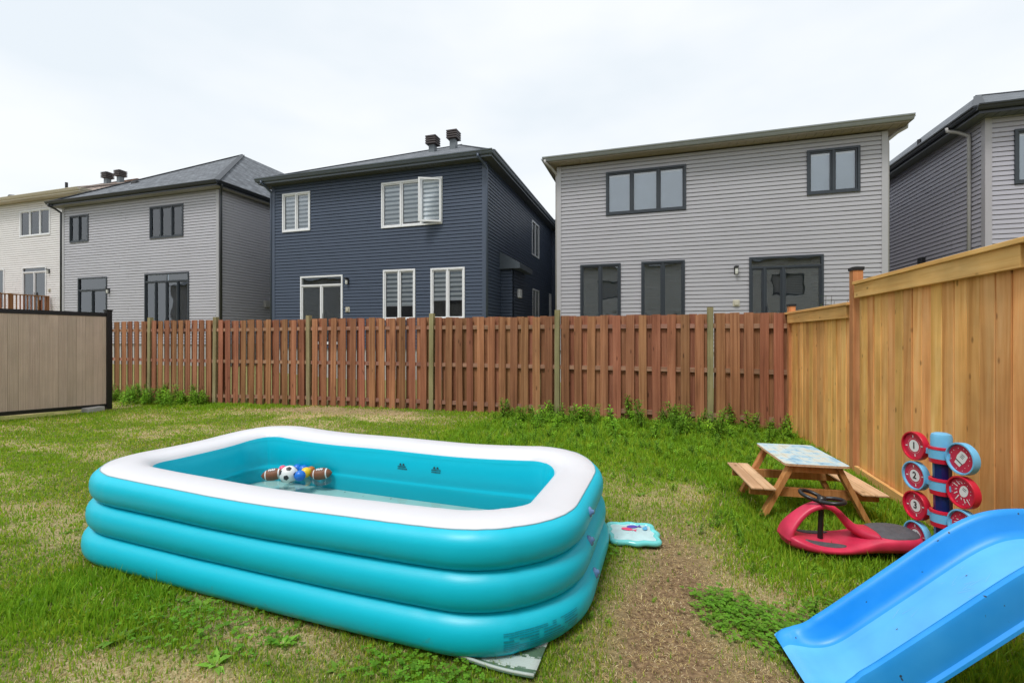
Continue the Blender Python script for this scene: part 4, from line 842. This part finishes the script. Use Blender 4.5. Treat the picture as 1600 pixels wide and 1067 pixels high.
for x, y, r_ in ((-.29, .11, .035), (-.29, -.11, .035), (.30, .125, .042), (.30, -.125, .042)):
    w_ = MB().lathe([(0, -.016), (r_ * .8, -.016), (r_, -.01), (r_, .01), (r_ * .8, .016), (0, .016)], 16, Matrix.Translation((x, y, r_ + .004)) @ Matrix.Rotation(R(90), 4, 'X')).build('wheel', M['black_pl'], C, smooth=True, angle=30)
# ------------------------------------------------------------------ numbered target tower
TW = empty('target_tower', (1.775, 3.55, gzf(1.77, 3.55)), 0); TW.rotation_euler = (R(0), R(-1.6), math.atan2(-.97, .24)); tag(TW, 'red, blue and navy toy tower with round numbered targets one to four', 'toy')
M['navy'] = plain('navy_plastic', (.006, .012, .11), .3); M['sky_pl'] = plain('light_blue_plastic', (.17, .50, .78), .32, .04); M['red_pl'] = plain('bright_red_plastic', (.60, .012, .04), .32, .05); M['print_red'] = plain('red_print', (.58, .02, .07), .35); M['white_print'] = plain('white_print', (.8, .8, .8), .4); M['black_print'] = plain('black_ink', (.01, .01, .012), .4)
MB().lathe([(0, 0), (.17, 0), (.175, .02), (.15, .045), (.06, .06), (.055, .07)], 28).build('base', M['black_pl'], TW, smooth=True, angle=40)
b = MB(); n8 = 8; b.lathe([(.046, .05), (.046, .80)], n8); b.build('pole', M['navy'], TW)
MB().lathe([(.054, .775), (.054, .85), (.048, .868), (.03, .877), (0, .879)], 28).build('cap', M['sky_pl'], TW, smooth=True, angle=40)
def disc_frame(side):     # local x = wing axis, disc faces local -y ... the printed side
    return Matrix.Translation((side * .165, -.005, 0)) @ Matrix.Rotation(R(90), 4, 'X')
txt_cache = {}
def text_mesh(ch):
    cu = bpy.data.curves.new('numeral', 'FONT'); cu.body = ch; cu.size = .062; cu.align_x = 'CENTER'; cu.align_y = 'CENTER'; cu.extrude = .0006; cu.offset = .0012
    to = bpy.data.objects.new('numeral_tmp', cu); COL.objects.link(to); dg = bpy.context.evaluated_depsgraph_get(); me = bpy.data.meshes.new_from_object(to.evaluated_get(dg)); bpy.data.objects.remove(to); me.materials.clear(); me.materials.append(M['black_print']); return me
for k in range(4):
    zc = .745 - .2 * k
    b = MB(); b.lathe([(.05, zc + .045), (.066, zc + .043), (.068, zc + .028), (.06, zc + .026)], 28); b.build('collar', M['red_pl'], TW, smooth=True, angle=35)
    MB().lathe([(.058, zc + .028), (.0655, zc + .026), (.064, zc - .03), (.058, zc - .031)], 28).build('band', M['sky_pl'], TW, smooth=True, angle=35)
    MB().lathe([(.056, zc - .028), (.064, zc - .032), (.062, zc - .058), (.048, zc - .06)], 28).build('collar', M['red_pl'], TW, smooth=True, angle=35)
    for side in (-1, 1):
        red = (k % 2 == 0) if side < 0 else (k % 2 == 1); Mx = Matrix.Translation((-.18 if side < 0 else .162, -.012, zc + (.01 if side < 0 else .005))) @ Matrix.Rotation(R(90), 4, 'X')
        MB().bar((side * .05, -.012, zc), (side * .09, -.012, zc), .03, .035).build('arm', M['sky_pl'], TW)
        o = MB().lathe([(0, -.018), (.088, -.018), (.095, -.012), (.096, .022), (.094, .026), (.086, .026), (.084, .012), (.0, .012)], 40, Mx).build('target_disc', M['red_pl'] if red else M['sky_pl'], TW, smooth=True, angle=35)
        f = MB(); f.lathe([(.083, .0135), (0, .0135)], 40, Mx); f.build('printed_face', M['print_red'], o)
        wp = MB()
        if side < 0:
            wp.lathe([(.040, .0145), (0, .0145)], 32, Mx)
            for q in range(4):
                a = q * math.pi / 2 + .12; c_, s_ = math.cos(a), math.sin(a)
                wp.face([Mx @ Vector((c_ * r_ - s_ * w_, s_ * r_ + c_ * w_, .0145)) for r_, w_ in ((.054, -.003), (.054, .003), (.07, .0045), (.07, -.0045))])
            wp.lathe([(.0505, .0142), (.0495, .0142)], 40, Mx); wp.build('white_print', M['white_print'], o)
            nm = link('numeral', text_mesh(str(k + 1)), o); nm.matrix_local = Mx @ Matrix.Translation((0, 0, .0155))
        else:
            if k == 0:        # a capped bottle-like shape, tilted
                T2 = Mx @ Matrix.Rotation(R(-35), 4, 'Z')
                wp.face([T2 @ Vector((x, y, .0145)) for x, y in ((-.025, -.022), (.025, -.022), (.03, .0), (.026, .04), (.0, .046), (-.026, .04), (-.03, .0))]); wp.face([T2 @ Vector((x, y, .0145)) for x, y in ((-.02, -.05), (.02, -.05), (.022, -.028), (-.022, -.028))])
            else:             # splash strokes round a pale oval
                T2 = Mx @ Matrix.Translation((.012, .008, 0)) @ Matrix.Rotation(R(-25 * (1 if k % 2 else -1)), 4, 'Z'); wp.face([T2 @ Vector((.027 * math.cos(t), .036 * math.sin(t), .0145)) for t in [2 * math.pi * q / 24 for q in range(24)]])
                for q in range(9):
                    a = 2.2 + q * .42; r0, r1 = .044, .058 + .012 * (q % 3); w_ = .0035; wp.face([T2 @ Vector((math.cos(a) * r_ - math.sin(a) * s_, math.sin(a) * r_ + math.cos(a) * s_, .0145)) for r_, s_ in ((r0, -w_), (r0, w_), (r1, w_ * .5 + .008), (r1, -w_ * .5 + .008))])
            for q in range(12):
                a = q * 2.4; r_ = .055 + .02 * ((q * 7) % 5) / 5; c_ = Vector((r_ * math.cos(a), r_ * math.sin(a), .0143)); wp.face([Mx @ (c_ + Vector((.0028 * math.cos(t), .0028 * math.sin(t), 0))) for t in [2 * math.pi * j / 6 for j in range(6)]])
            wp.build('white_print', M['white_print'], o)
            kp = MB()
            for q in range(3 if k == 0 else 2): kp.face([T2 @ Vector((x, y, .0155)) for x, y in ((-.012, .006 + .010 * q), (.012, .006 + .010 * q), (.012, .009 + .010 * q), (-.012, .009 + .010 * q))])
            if k == 0: kp.face([T2 @ Vector((x, y, .0155)) for x, y in ((-.024, -.028), (.024, -.028), (.025, -.022), (-.025, -.022))])
            kp.build('black_print', M['black_print'], o)
# ------------------------------------------------------------------ blue slide
S = empty('slide', (.625, 2.25, gzf(.62, 2.2)), R(8)); tag(S, "child's blue plastic slide cut off by the bottom right corner", 'slide')
def slide_mat():
    m, t, b = newmat('blue_slide_plastic'); L = t.links.new; b.inputs['Roughness'].default_value = .34; b.inputs['Specular IOR Level'].default_value = .4
    co = N(t, 'ShaderNodeTexCoord'); n = N(t, 'ShaderNodeTexNoise'); n.inputs['Scale'].default_value = 5; n.inputs['Detail'].default_value = 5; L(co.outputs['Object'], n.inputs[0])
    r = N(t, 'ShaderNodeValToRGB'); r.color_ramp.elements[0].position = .3; r.color_ramp.elements[0].color = (.014, .29, .80, 1); r.color_ramp.elements[1].position = .75; r.color_ramp.elements[1].color = (.035, .35, .86, 1); L(n.outputs[0], r.inputs[0])
    sp = N(t, 'ShaderNodeTexNoise'); sp.inputs['Scale'].default_value = 28; sp.inputs['Detail'].default_value = 2; L(co.outputs['Object'], sp.inputs[0]); mr = N(t, 'ShaderNodeMapRange'); mr.inputs[1].default_value = .735; mr.inputs[2].default_value = .76; L(sp.outputs[0], mr.inputs[0])
    mxx = N(t, 'ShaderNodeMix', data_type='RGBA'); L(mr.outputs[0], mxx.inputs[0]); L(r.outputs[0], mxx.inputs[6]); mxx.inputs[7].default_value = (.03, .05, .08, 1); L(mxx.outputs[2], b.inputs['Base Color'])
    rr = N(t, 'ShaderNodeMapRange'); rr.inputs[3].default_value = .26; rr.inputs[4].default_value = .5; L(n.outputs[0], rr.inputs[0]); L(rr.outputs[0], b.inputs['Roughness']); return m
M['slide'] = slide_mat(); M['slide_bed'] = plain('pale_blue_plastic', (.11, .46, .88), .36, .13, 5)
ctrl = [(-.03, .055, .012, 1.0), (.0, .068, .028, 1.06), (.05, .066, .05, 1.08), (.10, .068, .075, 1.02), (.16, .082, .098, 1.0), (.22, .115, .105, 1.0), (.30, .18, .105, 1.0), (.50, .348, .105, 1), (.70, .516, .105, 1), (.80, .585, .105, 1), (.88, .618, .105, 1.0), (.98, .63, .105, 1.0), (1.12, .63, .105, 1)]
st = interp_secs(ctrl, 5); Psl = []
for i, (x, z, h, wf) in enumerate(st):
    a, c_ = st[max(i - 1, 0)], st[min(i + 1, len(st) - 1)]; d = Vector((c_[0] - a[0], 0, c_[1] - a[1])).normalized(); up = Vector((-d.z, 0, d.x))
    half = [(.0, 0), (.07, .0), (.118, .002), (.135, .010), (.147, .03 if h > .04 else h * .5), (.157, max(h - .02, h * .7)), (.166, h - .003), (.178, h), (.191, h - .003), (.198, h - .02 if h > .03 else h * .5), (.203, .01), (.206, -.02), (.219, -.026), (.221, -.038), (.210, -.045), (.19, -.04), (.12, -.018), (0, -.018)]
    prof = [(v * wf, q) for v, q in half] + [(-v * wf, q) for v, q in reversed(half[1:-1])]
    Psl.append([Vector((x, 0, z)) + Vector((0, 1, 0)) * v + up * q for v, q in prof])
b = MB(); b.grid(Psl, False, True); b.face(Psl[0]); b.face(list(reversed(Psl[-1]))); so = b.build('chute', [M['slide'], M['slide_bed']], S, smooth=True, angle=50)
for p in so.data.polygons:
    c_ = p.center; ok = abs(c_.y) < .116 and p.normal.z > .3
    if ok: p.material_index = 1  # paler blue on the upward-facing middle of the bed
for y in (-.17, .17):
    MB().bar((1.05, y, .6), (1.42, y * 1.1, -.0), .05, .07).build('ladder_side', M['slide'], S); MB().bar((1.0, y, .6), (1.02, y * 1.1, -.0), .05, .06).build('leg', M['slide'], S)
for q in (.25, .5, .75): MB().bar((1.05 + .37 * (1 - q), -.165, .6 * q), (1.05 + .37 * (1 - q), .165, .6 * q), .07, .04).build('step', M['slide'], S)
chips = MB(); cr_ = random.Random(4)
for (x, y, r_) in ((.56, -.100, .020), (.585, -.108, .011), (.54, -.094, .010), (.62, -.09, .007), (.45, -.10, .006), (.38, .02, .005), (.66, .05, .004)):
    dd = Vector((1, 0, .84)).normalized(); uu = Vector((-.84, 0, 1)).normalized(); c0 = Vector((x, y, .348 + (x - .5) * .84)) + uu * .0022
    chips.face([c0 + dd * (r_ * cr_.uniform(.5, 1.4) * math.cos(t)) + Vector((0, 1, 0)) * (r_ * cr_.uniform(.25, .7) * math.sin(t)) for t in [2 * math.pi * j / 9 for j in range(9)]])
chips.build('scuff_mark', plain('dark_scuff', (.10, .085, .075), .8, .3, 60), S)
scr = MB()
for k in range(26):
    x = cr_.uniform(.32, .68); y = cr_.uniform(-.10, .10); a = cr_.uniform(-.5, .5); L_ = cr_.uniform(.02, .07); dd = Vector((1, 0, .84)).normalized(); uu = Vector((-.84, 0, 1)).normalized(); c0 = Vector((x, y, .348 + (x - .5) * .84)) + uu * .0018; d2 = dd * math.cos(a) + Vector((0, 1, 0)) * math.sin(a); w2 = (Vector((0, 1, 0)) * math.cos(a) - dd * math.sin(a)) * .0007
    scr.face([c0 - w2, c0 + w2, c0 + d2 * L_ + w2 * .3, c0 + d2 * L_ - w2 * .3])
scr.build('scratches', plain('pale_scratch', (.30, .58, .85), .7), S)
# ------------------------------------------------------------------ grass and plants
def leaf_mat(name, rough=.55, trans=.3, attr='tint'):
    m, t, b = newmat(name); L = t.links.new; out = t.nodes['Material Output']; at = N(t, 'ShaderNodeAttribute', attribute_name=attr)
    b.inputs['Roughness'].default_value = rough; b.inputs['Specular IOR Level'].default_value = .25; L(at.outputs['Color'], b.inputs['Base Color'])
    tr = N(t, 'ShaderNodeBsdfTranslucent'); hs = N(t, 'ShaderNodeHueSaturation'); hs.inputs['Value'].default_value = 1.25; hs.inputs['Hue'].default_value = .485; L(at.outputs['Color'], hs.inputs['Color']); L(hs.outputs[0], tr.inputs[0])
    mx_ = N(t, 'ShaderNodeMixShader'); mx_.inputs[0].default_value = trans; L(b.outputs[0], mx_.inputs[1]); L(tr.outputs[0], mx_.inputs[2]); L(mx_.outputs[0], out.inputs[0]); return m
M['leaf'] = leaf_mat('grass_blades', trans=.42)
def in_pool(x, y):
    c, s = math.cos(-PR), math.sin(-PR); u = (x - PO.x) * c - (y - PO.y) * s; v = (x - PO.x) * s + (y - PO.y) * c
    return (np.abs(u) < 1.60) & (np.abs(v) < .69)
GREENS = np.array([(.20, .39, .02), (.26, .45, .025), (.35, .48, .035), (.16, .34, .025), (.44, .50, .05)]); STRAW = np.array([(.68, .55, .27), (.56, .43, .19), (.76, .65, .40), (.46, .36, .19)])
def blades(n_try):
    r = 1.35 + (15.4 - 1.35) * rng.random(n_try) ** 1.35
    th = R(17.11) + rng.uniform(-R(51.5), R(51.5), n_try)
    x = -r * np.sin(th); y = r * np.cos(th)
    k = (x > -14.4) & (x < 2.09) & (y > .9) & (y < 8.26) & ~in_pool(x, y); k &= ~((x < -11.45) & (y < 7.05))
    x, y, r = x[k], y[k], r[k]
    ba, stw, lu = bare(x, y), straw(x, y), lush(x, y)
    tuft = fbm(x * 9 + 40, y * 9, 3); patch = fbm(x * 2.2 + 8, y * 2.2 + 4, 3)
    keep = rng.random(len(x)) < np.clip((1.0 - .5 * ba) * (.5 + .9 * tuft) * (1 - .25 * stw) + .3 * lu, 0, 1)
    x, y, r, ba, stw, lu, tuft, patch = [q[keep] for q in (x, y, r, ba, stw, lu, tuft, patch)]; n = len(x)
    dry = rng.random(n) < np.clip(.15 + .55 * stw + .72 * ba - .26 * lu + .6 * (patch - .5), .02, .95)
    h = (.017 + .017 * rng.random(n)) * (1 + 1.35 * lu * (.4 + rng.random(n))) * (.75 + .6 * tuft) * np.where(dry, .75, 1) * (1 + .8 * (rng.random(n) < .03))
    w = (.0016 + .0012 * rng.random(n)) * (1 + .22 * (r - 2)).clip(1, 3.2) * np.where(dry, .8, 1) * (1 + .5 * lu)
    h = h * (1 + .02 * r)
    ang = rng.uniform(0, 2 * np.pi, n); lean = np.where(dry, rng.uniform(.6, 1.9, n) + 1.2 * (ba > .4), np.abs(rng.normal(0, .5, n)) + .15)
    fa = ang + rng.normal(np.pi / 2, .5, n)
    gi = np.clip((rng.random(n) * 3.2 + 2.2 * (patch - .38) * 2).astype(int), 0, 4); gi = np.where(lu > .5, np.clip(gi - 1, 0, 3), gi)
    col = np.where(dry[:, None], STRAW[rng.integers(0, 4, n)], GREENS[gi]) * rng.uniform(.75, 1.22, n)[:, None]
    z = gz(x, y) - .003
    dx, dy = np.cos(ang), np.sin(ang); wx, wy = np.cos(fa) * w, np.sin(fa) * w
    l1 = np.minimum(lean * .42, 1.45); l2 = np.minimum(lean, 1.5)
    mx_, my_, mz_ = x + dx * h * .5 * np.sin(l1), y + dy * h * .5 * np.sin(l1), z + h * .5 * np.cos(l1)
    tx, ty, tz = mx_ + dx * h * .5 * np.sin(l2), my_ + dy * h * .5 * np.sin(l2), np.maximum(mz_ + h * .5 * np.cos(l2), z + .004)
    V = np.empty((n, 5, 3)); V[:, 0] = np.stack([x - wx, y - wy, z], -1); V[:, 1] = np.stack([x + wx, y + wy, z], -1)
    V[:, 2] = np.stack([mx_ + wx * .8, my_ + wy * .8, mz_], -1); V[:, 3] = np.stack([mx_ - wx * .8, my_ - wy * .8, mz_], -1); V[:, 4] = np.stack([tx, ty, tz], -1)
    base = np.arange(n)[:, None] * 5; Fc = np.concatenate([base + np.array([[0, 1, 2]]), base + np.array([[0, 2, 3]]), base + np.array([[3, 2, 4]])], 1).reshape(-1, 3)
    C4 = np.ones((n, 5, 4)); C4[:, :, :3] = col[:, None, :]
    return V.reshape(-1, 3), Fc, C4.reshape(-1, 4)
V, Fc, C4 = blades(760000)
print('grass blades', len(V) // 5)
tag(link('grass', fastmesh('grass', V, Fc, M['leaf'], C4)), 'short patchy green and straw coloured lawn grass', 'grass', kind='stuff')

# leaves as small folded quads collected into one mesh with a tint per vertex
class Leaves:
    def __init__(s): s.v = []; s.f = []; s.c = []
    def leaf(s, p, d, L_, w, col, fold=.25, droop=.3):
        p, d = Vector(p), Vector(d).normalized(); sd_ = d.cross(Vector((0, 0, 1)))
        sd_ = sd_.normalized() if sd_.length > 1e-3 else Vector((1, 0, 0)); up = sd_.cross(d)
        i = len(s.v); m_ = p + d * L_ * .45; t_ = p + d * L_ - Vector((0, 0, L_ * droop))
        s.v += [p, m_ + sd_ * w + up * w * fold, m_ - sd_ * w + up * w * fold, m_, t_]; s.f += [(i, i + 1, i + 3), (i, i + 3, i + 2), (i + 3, i + 1, i + 4), (i + 3, i + 4, i + 2)]; s.c += [(*col, 1)] * 5
    def stem(s, a, b, r_, col):
        a, b = Vector(a), Vector(b); i = len(s.v); o = [Vector((math.cos(t), math.sin(t), 0)) * r_ for t in (0, 2.09, 4.19)]
        s.v += [a + q for q in o] + [b + q * .6 for q in o]; s.c += [(*col, 1)] * 6
        for k in range(3): l = (k + 1) % 3; s.f += [(i + k, i + l, i + 3 + l), (i + k, i + 3 + l, i + 3 + k)]
    def mesh(s, name): return fastmesh(name, np.array([tuple(v) for v in s.v]), np.array(s.f), M['leaf'], np.array(s.c))
def rc(base, j=.2):
    k = random.uniform(1 - j, 1 + j); return tuple(c * k * random.uniform(.93, 1.07) for c in base)
def weed(seed, h, n, L_, w, base, up=.5):
    random.seed(seed); l = Leaves(); nst = random.randint(2, 4)
    for s in range(nst):
        a = random.uniform(0, 6.28); t = Vector((math.cos(a) * .22 * h, math.sin(a) * .22 * h, h * random.uniform(.65, 1))); l.stem((0, 0, -.02), t, .0035, (.09, .14, .03))
        for k in range(n):
            f = .12 + .88 * k / n; p = Vector((0, 0, 0)).lerp(t, f); b = k * 2.4 + random.uniform(-.5, .5); l.leaf(p, (math.cos(b), math.sin(b), up + random.uniform(-.3, .5)), L_ * (1.15 - .55 * f) * random.uniform(.75, 1.2), w * (1.1 - .4 * f), rc(base, .3), droop=random.uniform(.1, .5))
    return l.mesh('weed_plant')
WV = [weed(i, h, n, L_, w, c) for i, (h, n, L_, w, c) in enumerate(((.22, 20, .085, .010, (.22, .43, .035)), (.28, 24, .085, .011, (.18, .37, .035)), (.16, 16, .08, .010, (.27, .48, .04)), (.36, 26, .08, .012, (.16, .33, .035)), (.20, 18, .09, .014, (.23, .45, .035))))]
random.seed(21)
def place_weed(x, y, sc_, label, group, mv=None, name='weed_plant'):
    o = link(name, mv or random.choice(WV), None, (x, y, gzf(x, y) - .005), (random.uniform(-.12, .12), random.uniform(-.12, .12), random.uniform(0, 6.28))); o.scale = (sc_,) * 3; tag(o, label, 'weed', group); return o
def thicket(name, label, spots):
    parts = []; off = 0; vs_, fs_, cs_ = [], [], []
    for x, y, sc_, mv in spots:
        n = len(mv.vertices); co = np.empty(n * 3, np.float32); mv.vertices.foreach_get('co', co); co = co.reshape(-1, 3) * sc_
        a = random.uniform(0, 6.28); c_, s_ = math.cos(a), math.sin(a); co = np.stack([co[:, 0] * c_ - co[:, 1] * s_ + x, co[:, 0] * s_ + co[:, 1] * c_ + y, co[:, 2] + gzf(x, y) - .01], -1)
        fc = np.empty(len(mv.polygons) * 3, np.int32); mv.loops.foreach_get('vertex_index', fc); cc = np.empty(n * 4, np.float32); mv.color_attributes['tint'].data.foreach_get('color', cc); cc = cc.reshape(-1, 4).copy(); cc[:, :3] *= random.uniform(.75, 1.3)
        vs_.append(co); fs_.append(fc.reshape(-1, 3) + off); cs_.append(cc); off += n
    tag(link(name, fastmesh(name, np.concatenate(vs_), np.concatenate(fs_), M['leaf'], np.concatenate(cs_))), label, 'weeds', kind='stuff')
pick = lambda: random.choice(WV)
sp_ = [(random.uniform(-2.6, 2.0), 8.15 - abs(random.gauss(0, .6)), random.choice((.45, .6, .8, 1.0, 1.3, 1.7)) * random.uniform(.8, 1.15), pick()) for k in range(210)] + [(random.uniform(-2.2, 2.0), random.uniform(5.6, 7.8), random.uniform(.42, .8), pick()) for k in range(210)]
thicket('fence_weeds', 'lush green weeds in front of the right half of the brown fence', sp_)
thicket('corner_weeds', 'bushy green weeds between the taupe fence and the brown fence', [(random.uniform(-13.4, -9.9), 8.14 - abs(random.gauss(0, .3)), random.uniform(1.1, 2.0), pick()) for k in range(80)])
thicket('table_weeds', 'long green weeds around the picnic table and along the cedar fence', [(random.uniform(.35, 2.02), random.uniform(4.9, 6.8), random.uniform(.3, .6), pick()) for k in range(60)] + [(random.uniform(.45, 2.0), random.uniform(3.8, 4.9), random.uniform(.25, .5), pick()) for k in range(60)] + [(random.uniform(.9, 2.0), random.uniform(3.0, 3.4), random.uniform(.25, .45), pick()) for k in range(22)])
thicket('lawn_weeds', 'small leafy weeds mixed into the grass on the right side of the lawn', [(random.uniform(-2.8, 2.0), random.uniform(4.6, 7.9), random.uniform(.3, .62), pick()) for k in range(420)] + [(random.uniform(.5, 2.0), random.uniform(2.9, 4.9), random.uniform(.16, .34), pick()) for k in range(130)] + [(random.gauss(.1, .45), random.uniform(1.8, 4.4), random.uniform(.10, .2), pick()) for k in range(60)] + [(random.uniform(-.42, -.2), random.uniform(2.2, 3.1), random.uniform(.14, .24), pick()) for k in range(26)])
for x, y, s_, lb in ((.55, 8.05, 1.15, 'tallest weed against the brown fence left of its last post'), (1.55, 8.0, 1.2, 'tall thin weed in the corner where brown and cedar fences meet'), (-.15, 8.05, .9, 'tall weed at the brown fence midway between its last two posts'), (1.2, 8.05, 1.0, 'tall weed just right of the last post of the brown fence'), (-2.6, 8.1, .6, 'short weed at the foot of the brown fence behind the pool corner'), (-5.3, 8.12, .55, 'small weed in dry soil at the foot of the brown fence behind the pool middle'), (-6.4, 8.12, .5, 'small lone weed in dry soil right of the post behind the pool left part')):
    place_weed(x, y, s_, lb, None, WV[3] if s_ > .8 else WV[2])
for x, y, s_, lb in ((.98, 3.28, .55, 'spiky green weed in front of the red ride-on car'), (.35, 3.72, .4, 'small lone weed in the dry grass right of the water mat'), (.82, 2.78, .5, 'leafy weed beside the clover patch in front of the slide'), (1.92, 2.6, .8, 'dark leafy weed under the right side of the blue slide'), (.62, 3.68, .55, 'bright green weed by the left foot of the picnic table')):
    place_weed(x, y, s_, lb, None)
def rosette(seed):
    random.seed(seed); l = Leaves()
    for k in range(random.randint(7, 11)):
        b = k * 2.4 + random.uniform(-.4, .4); l.leaf((0, 0, .004), (math.cos(b), math.sin(b), random.uniform(.25, 1.0)), random.uniform(.06, .12), random.uniform(.012, .02), rc((.21, .40, .05), .25), fold=.15, droop=random.uniform(.05, .35))
    return l.mesh('dandelion')
RV = [rosette(s_) for s_ in (1, 2, 3)]; random.seed(5)
thicket('dandelion_leaves', 'broad dandelion leaves scattered in the lawn in front of the pool', [(x, y, random.uniform(.7, 1.1), random.choice(RV)) for x, y in ((-3.05, 1.75), (-2.85, 1.62), (-2.72, 1.92), (-2.35, 1.86), (-2.95, 1.48), (-1.9, 1.58), (-1.72, 1.78), (-1.55, 1.52), (-2.5, 1.55), (-3.3, 1.6), (-1.35, 1.72), (-3.2, 2.0), (-4.2, 2.3), (-4.6, 2.9), (.3, 3.9), (-.1, 4.4))])
cl = Leaves(); random.seed(9)
def clover(n, cx, cy, rx, ry):
    for k in range(n):
        a, q = random.uniform(0, 6.28), math.sqrt(random.random()); x, y = cx + rx * q * math.cos(a) + random.gauss(0, .05), cy + ry * q * math.sin(a) + random.gauss(0, .05); h = random.uniform(.015, .055) * (1.2 - .6 * q); z = gzf(x, y); c = rc((.16, .36, .03), .3); cl.stem((x, y, z), (x, y, z + h), .0008, c); b0 = random.uniform(0, 6)
        for j in range(3): b = b0 + j * 2.1; cl.leaf((x, y, z + h), (math.cos(b), math.sin(b), .15), .017, .0075, c, .1, .1)
clover(520, .52, 2.62, .26, .17); clover(160, .36, 2.78, .15, .08); clover(200, .75, 2.45, .18, .12); clover(240, .95, 2.75, .25, .2); clover(200, -.95, 1.8, .35, .12); clover(240, -2.2, 1.75, .6, .14); clover(160, -.35, 3.15, .08, .2)
tag(link('clover', cl.mesh('clover')), 'patches of low clover in the lawn beside the slide and pool', 'clover', kind='stuff')
# shrub behind the cedar fence
sh = empty('shrub', (3.2, 10.4, gzf(3.2, 10.4))); tag(sh, 'small shrub with yellow-green twigs seen above the stepped cedar fence', 'shrub'); random.seed(3); l = Leaves(); tw = Leaves()
for k in range(34):
    a = random.uniform(0, 6.28); r_ = random.uniform(.1, .5); t = Vector((math.cos(a) * r_, math.sin(a) * r_, random.uniform(1.6, 2.3) + .1 * math.cos(a))); b0 = Vector((math.cos(a) * .05, math.sin(a) * .05, 0)); tw.stem(b0, t, .007, (.10, .07, .04))
    for q in range(34):
        f = random.uniform(.45, 1); p = b0.lerp(t, f) + Vector((random.gauss(0, .05), random.gauss(0, .05), random.gauss(0, .04))); b = random.uniform(0, 6.28); cc = (.06, .15, .02) if t.x < .15 else random.choice(((.16, .18, .05), (.3, .24, .12), (.1, .15, .04)))
        l.leaf(p, (math.cos(b), math.sin(b), .4), random.uniform(.03, .07), random.uniform(.008, .018), rc(cc, .3))
link('foliage', l.mesh('foliage'), sh); link('stem', tw.mesh('stem'), sh)
